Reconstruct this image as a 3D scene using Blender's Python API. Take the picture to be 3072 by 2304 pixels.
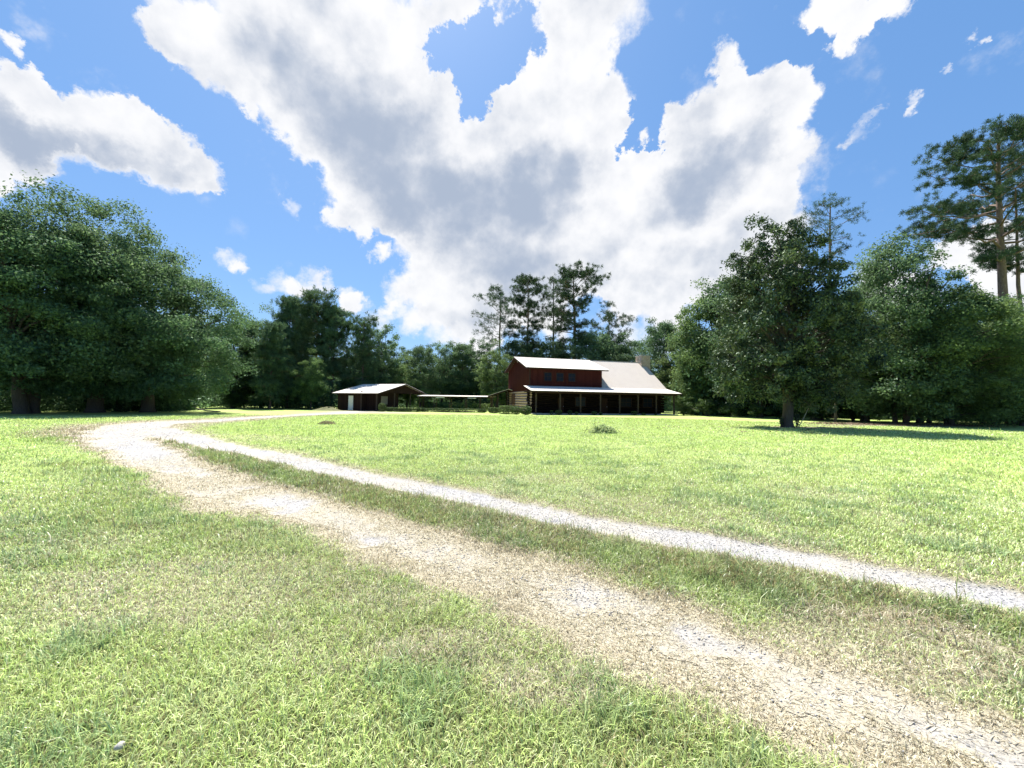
import bpy, math, random
import numpy as np
from mathutils import Matrix, Vector
R = math.radians
for o in list(bpy.data.objects): bpy.data.objects.remove(o)
S = bpy.context.scene
COL = S.collection

# ------------------------------------------------------------------ camera
CAM_H, PITCH, ROLL, FPX = 1.6, 2.6, 0.8, 1157.0     # FPX: focal length in pixels of a 3072 wide frame
cam = bpy.data.objects.new('camera', bpy.data.cameras.new('camera')); COL.objects.link(cam)
cam.matrix_world = Matrix.Translation((0, 0, CAM_H)) @ Matrix.Rotation(R(90 + PITCH), 4, 'X') @ Matrix.Rotation(R(ROLL), 4, 'Z')
cam.data.sensor_width = 36; cam.data.lens = FPX / 3072 * 36
cam.data.clip_end = 5000; cam.data.clip_start = 0.05
S.camera = cam
CR = np.array(cam.matrix_world.to_3x3())

def ray(px, py):
    v = CR @ np.array([(px - 1536) / FPX, -(py - 1152) / FPX, -1.0]); return v / np.linalg.norm(v)
def gnd(px, py):                      # survey: where a sight line meets the flat ground
    v = ray(px, py); t = -CAM_H / v[2]; return (v[0] * t, v[1] * t)
def at(px, Y):                        # ground point at distance Y ahead, bearing of column px
    return ((px - 1536) / FPX * Y, Y)

# ------------------------------------------------------------------ light
SUN_EL, SUN_AZ = 60.0, -22.0           # azimuth measured clockwise from +Y
sv = Vector((math.sin(R(SUN_AZ)) * math.cos(R(SUN_EL)), math.cos(R(SUN_AZ)) * math.cos(R(SUN_EL)), math.sin(R(SUN_EL))))
sun = bpy.data.objects.new('sun', bpy.data.lights.new('sun', 'SUN')); COL.objects.link(sun)
sun.data.energy = 5.0; sun.data.angle = R(0.53); sun.data.color = (1, .955, .88)
sun.rotation_euler = sv.to_track_quat('Z', 'Y').to_euler()
vs = S.view_settings
vs.view_transform = 'Standard'; vs.look = 'None'; vs.gamma = 1; vs.use_curve_mapping = False
vs.exposure = 1.3
S.render.engine = 'CYCLES'
S.cycles.max_bounces = 6; S.cycles.diffuse_bounces = 3; S.cycles.transparent_max_bounces = 6
S.cycles.use_adaptive_sampling = True; S.cycles.adaptive_threshold = 0.02

# ------------------------------------------------------------------ sky with clouds (by compass direction, at infinity)
W = bpy.data.worlds.new('World'); S.world = W; W.use_nodes = True
nt = W.node_tree; nt.nodes.clear()
def N(tree, typ, **kw):
    n = tree.nodes.new(typ)
    ins = kw.pop('i', {})
    for k, v in kw.items(): setattr(n, k, v)
    for k, v in ins.items():
        if isinstance(v, bpy.types.NodeSocket): tree.links.new(v, n.inputs[k])
        else: n.inputs[k].default_value = v
    return n
def M(op, a, b=None, c=None, clamp=False, tree=None):
    t = tree or nt
    ins = {0: a}
    if b is not None: ins[1] = b
    if c is not None: ins[2] = c
    return N(t, 'ShaderNodeMath', operation=op, use_clamp=clamp, i=ins).outputs[0]
def MIXC(f, a, b, tree=None, mode='MIX'):
    n = N(tree or nt, 'ShaderNodeMix', data_type='RGBA', blend_type=mode)
    t = tree or nt
    for idx, v in ((0, f), (6, a), (7, b)):
        if isinstance(v, bpy.types.NodeSocket): t.links.new(v, n.inputs[idx])
        else: n.inputs[idx].default_value = v if idx == 0 or len(v) == 4 else (*v, 1)
    return n.outputs[2]
sky = N(nt, 'ShaderNodeTexSky', sky_type='NISHITA', sun_disc=False, sun_elevation=R(SUN_EL), sun_rotation=R(SUN_AZ),
        air_density=1.0, dust_density=0.6, ozone_density=2.2, altitude=50)
tc = N(nt, 'ShaderNodeTexCoord')
D = tc.outputs['Generated']

# cloud clumps: (column, row, radius) read as bearings/elevations on a 2212 wide survey frame, weight
K = 3072 / 2212
CLOUDS = [  # great bank of cumulus
 (345,75,55,.9),(400,50,80,1),(470,130,95,1),(560,60,130,1),(590,170,110,1),(700,90,150,1),(760,250,150,1),(680,270,90,.9),(860,160,110,1),
 (880,330,160,1),(800,410,90,.9),(760,-60,160,1),(930,40,50,.6),(1010,20,60,.75),(1120,10,70,.8),(1230,10,90,1),(1320,-20,90,.9),
 (960,470,130,1),(1000,330,90,1),(960,255,60,.8),(1080,440,150,1),(1150,300,110,1),(1220,200,95,1),(1200,110,50,.7),(1290,110,40,.7),(1290,260,75,1),
 (1120,230,50,.8),(1240,390,140,1),(1010,560,110,1),(1130,590,110,1),(1280,520,120,1),(1400,560,120,1),(1410,420,80,1),(1450,330,80,1),(1470,270,50,.8),
 (1560,300,110,1),(1620,240,80,.9),(1560,130,40,.8),(1570,185,38,.7),(1700,200,38,.8),(1680,150,18,.6),(1650,360,110,1),(1700,290,70,1),(1560,450,120,1),(1640,430,70,.8),
 (1500,560,90,1),(1610,520,80,.9),(1700,480,55,.9),(1450,640,70,.9),(1350,650,50,.9),(1690,560,60,.9),(1290,600,50,.8),(1080,680,60,.8),(1180,660,70,.9),
 (870,620,45,.75),(940,640,50,.8),(1010,640,60,.8),(900,700,35,.7),(960,690,45,.7),(1040,740,50,.6),(1350,720,50,.7),(1450,720,50,.7),
 (740,470,26,.6),(765,500,20,.5),(815,545,24,.6),(530,255,20,.6),
 # left bank
 (30,220,80,1),(70,165,42,.9),(110,250,90,1),(190,290,90,1),(235,250,55,.9),(290,310,80,1),(300,265,45,.8),(370,360,60,.9),(430,390,40,.8),(20,320,90,.9),(110,350,50,.7),(10,380,40,.6),(455,415,18,.6),(-80,260,120,1),
 # top right and small ones
 (1780,10,60,.75),(1840,30,60,.8),(1820,90,34,.7),(1930,-20,60,.7),(1880,10,50,.7),(1745,70,24,.5),
 (40,85,26,.5),(-5,130,24,.55),(640,435,20,.45),(1950,212,22,.5),(1945,235,14,.4),(1870,245,14,.38),(1850,275,22,.42),(1830,290,12,.3),(2085,60,20,.4),(2110,78,14,.33),(2028,140,13,.38),
 (575,610,22,.55),(620,595,34,.7),(660,605,34,.6),(700,612,20,.5),(505,565,26,.65),(520,580,20,.5),(755,640,32,.7),(775,655,28,.6),(740,660,24,.5),(822,692,28,.65),(810,740,30,.35),
 (840,660,18,.45),(860,672,20,.4),
 (2060,540,50,.9),(2120,540,60,1),(2180,560,70,1),(1960,640,70,.8),(2240,600,90,.9),(1900,600,60,.7),(2045,505,20,.6),
]
SHADE = [  # thick undersides of the bank
 (560,120,60,.3),(620,140,80,.45),(700,200,95,.55),(780,290,105,.65),(860,380,105,.75),(930,460,80,.6),(820,120,60,.35),(890,250,60,.35),(1010,540,60,.4),
 (1000,420,60,.6),(1080,440,75,.8),(1170,425,75,.75),(1240,385,50,.5),(1130,350,45,.25),(1050,570,80,.45),(1150,590,80,.45),(1250,580,70,.45),(1190,640,60,.3),
 (1520,390,70,.75),(1600,350,70,.65),(1660,310,50,.45),(1455,430,60,.55),(1500,330,50,.25),(1400,600,60,.35),(1480,580,50,.4),(1570,560,60,.4),(1630,480,40,.3),
 (-10,280,60,.7),(60,300,55,.75),(140,330,60,.75),(230,350,60,.65),(320,370,50,.5),(390,385,30,.35),(950,690,40,.3),(700,20,60,.3),(1010,700,40,.3),(1180,20,60,.25),
]
HOLES = [(975,135,34,1),(1060,95,42,1),(1150,72,42,.9),(1035,170,40,1),(1012,240,30,.9),(1385,290,34,1),(1372,240,30,.8),(945,170,20,.7),(1100,130,30,.8),(1295,632,13,.5),(705,330,18,.0)]
warp = N(nt, 'ShaderNodeTexNoise', noise_dimensions='3D', i={'Vector': D, 'Scale': 6.5, 'Detail': 10.0, 'Roughness': .64, 'Lacunarity': 2.1})
wv = N(nt, 'ShaderNodeVectorMath', operation='SUBTRACT', i={0: warp.outputs['Color'], 1: (.5, .5, .5)}).outputs[0]
def warped(vec, amt):
    a = N(nt, 'ShaderNodeVectorMath', operation='SCALE', i={0: wv, 'Scale': amt}).outputs[0]
    b = N(nt, 'ShaderNodeVectorMath', operation='ADD', i={0: vec, 1: a}).outputs[0]
    return N(nt, 'ShaderNodeVectorMath', operation='NORMALIZE', i={0: b}).outputs[0]
def toward_sun(a): return N(nt, 'ShaderNodeVectorMath', operation='ADD', i={0: D, 1: tuple(sv * a)}).outputs[0]
def field(blobs, vec, grow=1.0):
    acc = None
    for (x, y, r, w) in blobs:
        v = ray(x * K, y * K)
        c = 1 + ((x - 1106) ** 2 + (y - 830) ** 2) / 833 ** 2          # angular size falls off away from the axis
        rad = r * grow / 833 / c ** .75 * 1.25
        k = 2 / rad ** 2
        d = N(nt, 'ShaderNodeVectorMath', operation='DOT_PRODUCT', i={0: vec, 1: tuple(float(q) for q in v)}).outputs['Value']
        t = M('MULTIPLY_ADD', d, k, 1 - k, clamp=True)
        acc = M('MULTIPLY', t, w) if acc is None else M('MULTIPLY_ADD', t, w, acc)
    return acc
DW = warped(D, .17)
F0 = field(CLOUDS, DW)
HO = field(HOLES, warped(D, .26), 1.3)
F = M('MULTIPLY_ADD', M('MINIMUM', HO, .85), -1.3, M('MINIMUM', F0, 1.35))
G = field(SHADE, warped(D, .13), 1.16)
def noise(vec, sc, de, ro): return N(nt, 'ShaderNodeTexNoise', i={'Vector': vec, 'Scale': sc, 'Detail': de, 'Roughness': ro}).outputs[0]
bn = noise(D, 13.0, 10.0, .58); bn0 = M('SUBTRACT', bn, .5)
r1 = M('SUBTRACT', noise(D, 7.0, 3.5, .45), noise(toward_sun(.034), 7.0, 3.5, .45))
r2 = M('SUBTRACT', bn, noise(toward_sun(.012), 13.0, 10.0, .58))
soft = noise(D, 3.3, 2.0, .5)
DENS = M('MULTIPLY_ADD', bn0, M('MULTIPLY_ADD', M('MINIMUM', HO, .6), 3.6, 1.35), F)
hi = N(nt, 'ShaderNodeMapRange', i={0: soft, 1: .4, 2: .62, 3: .50, 4: .95}).outputs[0]
ALPHA = N(nt, 'ShaderNodeMapRange', interpolation_type='SMOOTHSTEP', i={0: DENS, 1: .10, 2: hi, 3: 0.0, 4: 1.0}).outputs[0]
thick = N(nt, 'ShaderNodeMapRange', interpolation_type='SMOOTHSTEP', i={0: F, 1: .35, 2: 1.1, 3: .0, 4: 1.0}).outputs[0]   # thin rims pass the light
base = M('MULTIPLY', M('MULTIPLY_ADD', thick, .10, M('MULTIPLY', M('MINIMUM', G, 1.5), .68)), M('MULTIPLY_ADD', thick, .6, .4))
TH = M('MULTIPLY_ADD', r1, -1.9, M('MULTIPLY_ADD', r2, -.9, M('MULTIPLY_ADD', bn0, .15, base)))
TH = N(nt, 'ShaderNodeMapRange', interpolation_type='SMOOTHSTEP', i={0: TH, 1: -.12, 2: 1.0, 3: 0.0, 4: 1.0}).outputs[0]
ccol = MIXC(TH, (.415, .415, .42), (.178, .208, .262))
SKYK = .070
skyc = N(nt, 'ShaderNodeVectorMath', operation='MULTIPLY', i={0: sky.outputs[0], 1: (SKYK * .92, SKYK * 1.0, SKYK * 1.05)}).outputs[0]
skyc = MIXC(.55, skyc, (.058, .155, .34))
fin = MIXC(M('MULTIPLY', ALPHA, .98), skyc, ccol)
bg = N(nt, 'ShaderNodeBackground', i={'Color': fin, 'Strength': 1.0})
out = N(nt, 'ShaderNodeOutputWorld'); nt.links.new(bg.outputs[0], out.inputs[0])
W.cycles.sampling_method = 'MANUAL'; W.cycles.sample_map_resolution = 512

# ------------------------------------------------------------------ helpers
def tag(o, label=None, cat=None, group=None, kind=None):
    if label: o['label'] = label
    if cat: o['category'] = cat
    if group: o['group'] = group
    if kind: o['kind'] = kind
    return o
def empty(name, loc=(0, 0, 0), rz=0.0):
    o = bpy.data.objects.new(name, None); COL.objects.link(o); o.location = loc; o.rotation_euler = (0, 0, rz); o.empty_display_size = .2
    return o
def mesh_np(name, V, loops, counts, mat, parent=None, attrs=None, smooth=False, mats=None):
    """V (n,3); loops flat vertex indices; counts per-face sizes; attrs {name: (domain, type, array)}"""
    V = np.asarray(V, np.float32); loops = np.asarray(loops, np.int32); counts = np.asarray(counts, np.int32)
    me = bpy.data.meshes.new(name)
    me.vertices.add(len(V)); me.vertices.foreach_set('co', V.ravel())
    me.loops.add(len(loops)); me.loops.foreach_set('vertex_index', loops)
    me.polygons.add(len(counts))
    st = np.zeros(len(counts), np.int32); st[1:] = np.cumsum(counts)[:-1]
    me.polygons.foreach_set('loop_start', st); me.polygons.foreach_set('loop_total', counts)
    if smooth: me.polygons.foreach_set('use_smooth', np.ones(len(counts), bool))
    for k, (dom, typ, arr) in (attrs or {}).items():
        a = me.attributes.new(k, typ, dom)
        a.data.foreach_set('value' if typ == 'FLOAT' else ('color' if 'COLOR' in typ else 'vector'), np.asarray(arr, np.float32).ravel())
    me.update(calc_edges=True); me.validate()
    if mat: me.materials.append(mat)
    o = bpy.data.objects.new(name, me); COL.objects.link(o)
    if parent: o.parent = parent
    return o
class MB:
    def __init__(s): s.v = []; s.f = []
    def add(s, vs, fs):
        n = len(s.v); s.v += [tuple(v) for v in vs]; s.f += [tuple(i + n for i in f) for f in fs]; return s
    def box(s, x0, x1, y0, y1, z0, z1):
        return s.add([(x0,y0,z0),(x1,y0,z0),(x1,y1,z0),(x0,y1,z0),(x0,y0,z1),(x1,y0,z1),(x1,y1,z1),(x0,y1,z1)],
                     [(0,3,2,1),(4,5,6,7),(0,1,5,4),(1,2,6,5),(2,3,7,6),(3,0,4,7)])
    def tube(s, pts, rad, n=8, cap=True):
        pts = [Vector(p) for p in pts]; rings = []
        if not hasattr(rad, '__len__'): rad = [rad] * len(pts)
        b = len(s.v); vs = []; fs = []
        for i, p in enumerate(pts):
            d = (pts[min(i + 1, len(pts) - 1)] - pts[max(i - 1, 0)]).normalized()
            a = d.cross(Vector((0, 0, 1)) if abs(d.z) < .9 else Vector((1, 0, 0))).normalized(); c = d.cross(a)
            for k in range(n):
                t = 2 * math.pi * k / n
                vs.append(p + (a * math.cos(t) + c * math.sin(t)) * rad[i])
        for i in range(len(pts) - 1):
            for k in range(n):
                fs.append((i*n+k, i*n+(k+1)%n, (i+1)*n+(k+1)%n, (i+1)*n+k))
        if cap: fs.append(tuple(range(n))[::-1]); fs.append(tuple((len(pts)-1)*n+k for k in range(n)))
        return s.add(vs, fs)
    def prism(s, poly, axis, a, b):
        """poly: 2-D points in the plane across axis ('u': (v,z); 'v': (u,z)), extruded from a to b"""
        n = len(poly)
        mk = (lambda p, t: (t, p[0], p[1])) if axis == 'u' else (lambda p, t: (p[0], t, p[1]))
        vs = [mk(p, a) for p in poly] + [mk(p, b) for p in poly]
        fs = [tuple(range(n)), tuple(range(2*n-1, n-1, -1))] + [(i, i+n, (i+1)%n+n, (i+1)%n) for i in range(n)]
        return s.add(vs, fs)
    def build(s, name, mat, parent=None, smooth=False, bevel=0):
        me = bpy.data.meshes.new(name); me.from_pydata(s.v, [], s.f)
        import bmesh
        bm = bmesh.new(); bm.from_mesh(me); bmesh.ops.recalc_face_normals(bm, faces=bm.faces); bm.to_mesh(me); bm.free()
        if smooth:
            for p in me.polygons: p.use_smooth = True
        me.materials.append(mat)
        o = bpy.data.objects.new(name, me); COL.objects.link(o)
        if parent: o.parent = parent
        if bevel:
            m = o.modifiers.new('bevel', 'BEVEL'); m.width = bevel; m.segments = 2
        return o
def copy_tree(o, parent=None):
    c = o.copy(); COL.objects.link(c)
    if parent: c.parent = parent
    for ch in list(o.children): copy_tree(ch, c)
    return c

# numpy value noise
def _h(ix, iy, seed):
    n = (ix.astype(np.int64) * 374761393 + iy.astype(np.int64) * 668265263 + seed * 974711) & 0x7fffffff
    n = ((n ^ (n >> 13)) * 1274126177) & 0x7fffffff
    return ((n ^ (n >> 16)) & 0xffff) / 65535.0
def vnoise(x, y, seed=0):
    ix = np.floor(x); iy = np.floor(y); fx = x - ix; fy = y - iy
    fx = fx * fx * (3 - 2 * fx); fy = fy * fy * (3 - 2 * fy)
    a = _h(ix, iy, seed); b = _h(ix + 1, iy, seed); c = _h(ix, iy + 1, seed); d = _h(ix + 1, iy + 1, seed)
    return (a * (1 - fx) + b * fx) * (1 - fy) + (c * (1 - fx) + d * fx) * fy
def fbm(x, y, seed=0, oct=4):
    s = 0; a = .5; t = 0
    for i in range(oct):
        s = s + a * vnoise(x * 2 ** i, y * 2 ** i, seed + i * 17); t += a; a *= .55
    return s / t
def sstep(a, b, x):
    t = np.clip((x - a) / (b - a), 0, 1); return t * t * (3 - 2 * t)

# ------------------------------------------------------------------ materials
def newmat(name):
    m = bpy.data.materials.new(name); m.use_nodes = True; m.node_tree.nodes.clear(); return m, m.node_tree
def finish(t, sh, disp=None):
    o = N(t, 'ShaderNodeOutputMaterial'); t.links.new(sh, o.inputs[0])
def surf(name, c1, c2=None, rough=.7, scale=4, stretch=(1, 1, 1), metal=0, bump=.0, bscale=30, spec=.4, detail=6, c3=None):
    m, t = newmat(name)
    tc = N(t, 'ShaderNodeTexCoord')
    mp = N(t, 'ShaderNodeMapping', i={'Vector': tc.outputs['Object'], 'Scale': stretch})
    n1 = N(t, 'ShaderNodeTexNoise', i={'Vector': mp.outputs[0], 'Scale': scale, 'Detail': detail, 'Roughness': .65})
    f = N(t, 'ShaderNodeMapRange', i={0: n1.outputs[0], 1: .3, 2: .7}).outputs[0]
    col = MIXC(f, c1, c2 or c1, t)
    if c3:
        n3 = N(t, 'ShaderNodeTexNoise', i={'Vector': tc.outputs['Object'], 'Scale': .7, 'Detail': 4.0})
        col = MIXC(N(t, 'ShaderNodeMapRange', i={0: n3.outputs[0], 1: .45, 2: .7}).outputs[0], col, c3, t)
    b = N(t, 'ShaderNodeBsdfPrincipled', i={'Base Color': col, 'Roughness': rough, 'Metallic': metal, 'Specular IOR Level': spec})
    if bump:
        n2 = N(t, 'ShaderNodeTexNoise', i={'Vector': mp.outputs[0], 'Scale': bscale, 'Detail': 4.0})
        bp = N(t, 'ShaderNodeBump', i={'Height': n2.outputs[0], 'Strength': bump, 'Distance': .02})
        t.links.new(bp.outputs[0], b.inputs['Normal'])
    finish(t, b.outputs[0]); return m
def leafmat(name, dark, mid, light, gloss=.025, trans=.4, vary=.25):
    m, t = newmat(name)
    a = N(t, 'ShaderNodeAttribute', attribute_name='tint').outputs['Fac']
    oi = N(t, 'ShaderNodeObjectInfo')
    c = MIXC(N(t, 'ShaderNodeMapRange', i={0: a, 1: 0., 2: .55}).outputs[0], dark, mid, t)
    c = MIXC(N(t, 'ShaderNodeMapRange', i={0: a, 1: .55, 2: 1.}).outputs[0], c, light, t)
    hs = N(t, 'ShaderNodeHueSaturation', i={'Color': c, 'Value': M('MULTIPLY_ADD', oi.outputs['Random'], vary, 1 - vary / 2, tree=t),
           'Hue': M('MULTIPLY_ADD', oi.outputs['Random'], .03, .485, tree=t)})
    d = N(t, 'ShaderNodeBsdfDiffuse', i={'Color': hs.outputs[0]})
    tr = N(t, 'ShaderNodeBsdfTranslucent', i={'Color': MIXC(.5, hs.outputs[0], light, t)})
    mx = N(t, 'ShaderNodeMixShader', i={0: trans, 1: d.outputs[0], 2: tr.outputs[0]})
    gl = N(t, 'ShaderNodeBsdfGlossy', i={'Color': (.8, .9, .8, 1), 'Roughness': .55})
    mx = N(t, 'ShaderNodeMixShader', i={0: gloss, 1: mx.outputs[0], 2: gl.outputs[0]})
    finish(t, mx.outputs[0]); return m
BARK = surf('bark', (.05, .04, .032), (.11, .09, .075), .9, 3, (6, 6, 1), bump=.8, bscale=8)
PBARK = surf('pine_bark', (.10, .065, .05), (.22, .16, .13), .9, 3, (5, 5, 1.2), bump=.8, bscale=8)
L_OAK = leafmat('oak_leaf', (0.037, 0.083, 0.042), (0.078, 0.155, 0.072), (0.184, 0.276, 0.117))
L_BROAD = leafmat('broad_leaf', (0.037, 0.081, 0.039), (0.076, 0.147, 0.068), (0.184, 0.27, 0.111))
L_LIGHT = leafmat('light_leaf', (0.052, 0.098, 0.036), (0.109, 0.184, 0.065), (0.253, 0.345, 0.104))
L_PINE = leafmat('pine_needle', (0.025, 0.052, 0.029), (0.048, 0.09, 0.047), (0.103, 0.155, 0.072), gloss=.02, trans=.2)
L_YPINE = leafmat('young_pine_needle', (0.039, 0.083, 0.044), (0.083, 0.149, 0.075), (0.172, 0.253, 0.111), gloss=.02, trans=.25)
L_MAG = leafmat('magnolia_leaf', (.018, .036, .019), (.036, .066, .032), (.14, .165, .075), gloss=.04, trans=.12)
L_HEDGE = leafmat('hedge_leaf', (.02, .045, .015), (.045, .085, .025), (.12, .17, .05))

# ------------------------------------------------------------------ ground plan of drive and worn places
def line(pts): return np.array([[*gnd(x * K, y * K), w] for x, y, w in pts])
RUT_FAR = line([(330,926,.95),(370,937,.8),(430,953,.6),(500,968,.52),(600,986,.50),(700,1009,.42),(800,1033,.40),(900,1052,.38),(1000,1070,.37),
    (1100,1092,.36),(1200,1114,.36),(1300,1134,.35),(1400,1150,.34),(1500,1166,.34),(1600,1184,.33),(1700,1202,.33),(1800,1219,.33),(1900,1237,.32),(2000,1257,.32),(2100,1276,.31),(2212,1297,.31),(2400,1335,.3),(2700,1395,.3)])
RUT_NEAR = line([(300,930,1.2),(258,938,1.3),(262,952,1.0),(300,973,.75),(345,994,.62),(400,1018,.55),(450,1042,.62),(520,1066,.72),(600,1083,.70),(680,1106,.50),(760,1130,.48),
    (850,1158,.50),(950,1190,.52),(1050,1225,.52),(1150,1258,.52),(1250,1292,.5),(1350,1328,.5),(1450,1366,.5),(1550,1405,.48),(1650,1446,.46),(1750,1486,.46),(1850,1524,.45),
    (1950,1562,.44),(2050,1596,.43),(2212,1655,.42),(2500,1760,.42)])
TO_SHED = line([(262,932,1.2),(310,917,1.5),(380,911,1.5),(450,909,1.3),(520,904,1.2),(600,899,1.1),(680,895,1.1),(740,891.5,1.2),(775,888.5,1.6)])
def run_on(L, d):                       # the tracks carry on past the frame
    v = L[-1, :2] - L[-2, :2]; v /= np.linalg.norm(v); return np.vstack([L, [*(L[-1, :2] + v * d), L[-1, 2]]])
RUT_FAR = run_on(RUT_FAR, 25); RUT_NEAR = run_on(RUT_NEAR, 12)
def pdist(x, y, L):
    best = np.full(x.shape, 1e9); wid = np.full(x.shape, 1.0)
    for (ax, ay, aw), (bx, by, bw) in zip(L[:-1], L[1:]):
        dx, dy = bx - ax, by - ay
        t = np.clip(((x - ax) * dx + (y - ay) * dy) / (dx * dx + dy * dy + 1e-9), 0, 1)
        d = np.hypot(x - ax - t * dx, y - ay - t * dy) ; w = aw + t * (bw - aw)
        r = d / w; m = r < best
        best[m] = r[m]; wid[m] = w[m]
    return best, wid
MAG = gnd(2362, 1282); 
def maps(x, y):
    """bare gravel, dry straw, lush growth, each 0..1"""
    n1 = fbm(x * 1.1, y * 1.1, 3); n2 = fbm(x * 4.3, y * 4.3, 9); n0 = fbm(x * .28, y * .28, 5)
    d1, _ = pdist(x, y, RUT_FAR); d2, _ = pdist(x, y, RUT_NEAR); d3, _ = pdist(x, y, TO_SHED)
    j = (n1 - .5) * .7 + (n2 - .5) * .6
    g1 = sstep(1.2, .72, d1 + j * 1.0)
    near = np.hypot(x, y)
    g2 = sstep(1.15, .35, d2 + j * 1.2) * (.50 + .50 * np.maximum(sstep(.40, .66, n1 + .5 * (n2 - .5)), sstep(9, 14, np.hypot(x, y))))
    g2 = g2 * (.45 + .55 * np.maximum(sstep(11, 17, near), sstep(.56, .62, n0 * .5 + n1 * .5)))
    g3 = sstep(1.15, .75, d3 + j * .5) * .8
    g = np.maximum(np.maximum(g1, g2), g3)
    e1 = sstep(2.4, .9, d1 + j); e2 = sstep(1.65, .8, d2 + j * 1.2); e3 = sstep(3.2, 1.0, d3 + j)
    dry = np.maximum(np.maximum(e1 * .6, e2 * 1.0), e3 * .9)
    patch = sstep(.46, .68, n0 * .5 + n1 * .5) * (.05 + .27 * sstep(14, 6, np.hypot(x, y)))
    dry = np.maximum(dry, patch)
    # bare earth below the magnolia and the right-hand grove; worn turf before the shed
    for cx, cy, rx, ry, w in ((MAG[0] + 1.5, MAG[1], 3.6, 1.3, .95), (32.5, 33.5, 7.5, 1.8, .95), (26, 31, 3, 1.0, .8), (*gnd(2640, 1930), 1.1, .55, .8), (*gnd(1290, 1940), .5, .25, .6), (*gnd(1640, 2060), .45, .22, .6), (*gnd(1180, 1800), .6, .3, .5), (-17, 49, 5.5, 2.4, .75), (-10.5, 15.5, 3.2, 1.6, .35), (9, 25, 16, 6, .1), (-2.6, 3.4, 1.6, .8, .4), (.5, 2.6, 1.2, .5, .5), (-6.5, 6.5, 2.5, .8, .2)):
        q = np.hypot((x - cx) / rx, (y - cy) / ry) + j * .6
        dry = np.maximum(dry, sstep(1.25, .55, q) * w)
    # strip between the wheel ruts
    u, _ = pdist(x, y, RUT_NEAR); v, _ = pdist(x, y, RUT_FAR)
    lush = sstep(5.5, 3.0, v) * sstep(7, 5, u) * (1 - g) * (y > 0) * sstep(.22, .5, n1 * .5 + n0 * .5 + .08) * (np.cross(np.stack([RUT_FAR[-1, :2] - RUT_FAR[2, :2]]), np.stack([x - RUT_FAR[2, 0], y - RUT_FAR[2, 1]], 1)) < .8)
    verge = sstep(.9, 1.7, u) * sstep(3.6, 2.2, u + j) * (near < 14) * (1 - g) * .4
    lush = np.maximum(lush, verge)
    return g, np.clip(dry * (1 - .6 * verge), 0, 1), np.clip(lush, 0, 1)
def gz(x, y, g=None):
    if g is None: g = maps(x, y)[0]
    d = np.hypot(x, y)
    return -.035 * g + (fbm(x * .45, y * .45, 21, 3) - .5) * .07 * sstep(60, 10, d) - .005

def groundmat(name, gravel_only=False):
    m, t = newmat(name)
    tc = N(t, 'ShaderNodeTexCoord'); P = tc.outputs['Object']
    at_ = N(t, 'ShaderNodeAttribute', attribute_name='plan')
    sp = N(t, 'ShaderNodeSeparateColor', i={0: at_.outputs['Color']})
    g, dry, lush = sp.outputs[0], sp.outputs[1], sp.outputs[2]
    def nz(s, d=5., r=.6): return N(t, 'ShaderNodeTexNoise', i={'Vector': P, 'Scale': s, 'Detail': d, 'Roughness': r}).outputs[0]
    def mr(x, a, b, c=0., d=1.): return N(t, 'ShaderNodeMapRange', i={0: x, 1: a, 2: b, 3: c, 4: d}).outputs[0]
    fine = nz(38., 6., .7); mid = nz(6., 5.); big = nz(.55, 5.); huge = nz(.13, 3.)
    lawn = MIXC(mr(fine, .35, .68), (.22, .29, .085), (.45, .54, .19), t)
    lawn = MIXC(mr(big, .35, .65), lawn, MIXC(mr(fine, .35, .7), (.27, .31, .10), (.50, .55, .23), t), t)
    thatch_shade = at_.outputs['Alpha']
    lawn = MIXC(mr(huge, .4, .65, 0, .55), lawn, MIXC(mr(fine, .35, .7), (.24, .36, .06), (.42, .60, .12), t), t)
    straw = MIXC(mr(fine, .35, .7), (.27, .235, .165), (.47, .43, .33), t)
    lushc = MIXC(mr(fine, .35, .65), (.03, .045, .014), (.14, .18, .055), t)
    lawn = MIXC(M('MULTIPLY', thatch_shade, .95, tree=t), lawn, MIXC(mr(fine, .35, .65), (.03, .036, .014), (.15, .15, .065), t), t)  # near thatch, its colour darkened to stand in for shade between blades
    c = MIXC(M('MULTIPLY', lush, .7, tree=t), lawn, lushc, t)
    dm = mr(M('MULTIPLY_ADD', mid, .6, dry, tree=t), .45, 1.1)
    c = MIXC(dm, c, straw, t)
    vo = N(t, 'ShaderNodeTexVoronoi', i={'Vector': P, 'Scale': 55.0})
    gr = MIXC(mr(vo.outputs['Color'], .1, .9), (.23, .226, .228), (.38, .375, .38), t)
    sand = MIXC(mr(mid, .3, .7), (.30, .275, .23), (.40, .37, .32), t)
    gr = MIXC(mr(big, .38, .62), sand, gr, t)
    gm = mr(M('MULTIPLY_ADD', mid, .5, M('MULTIPLY_ADD', fine, .5, g, tree=t), tree=t), .62, 1.35)
    c = MIXC(gm, c, gr, t)
    b = N(t, 'ShaderNodeBsdfPrincipled', i={'Base Color': c, 'Roughness': .95, 'Specular IOR Level': .15})
    bp = N(t, 'ShaderNodeBump', i={'Height': M('MULTIPLY_ADD', vo.outputs['Distance'], .5, fine, tree=t), 'Strength': .55, 'Distance': .03})
    t.links.new(bp.outputs[0], b.inputs['Normal'])
    finish(t, b.outputs[0]); return m
GROUND = groundmat('turf_and_soil')
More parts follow.
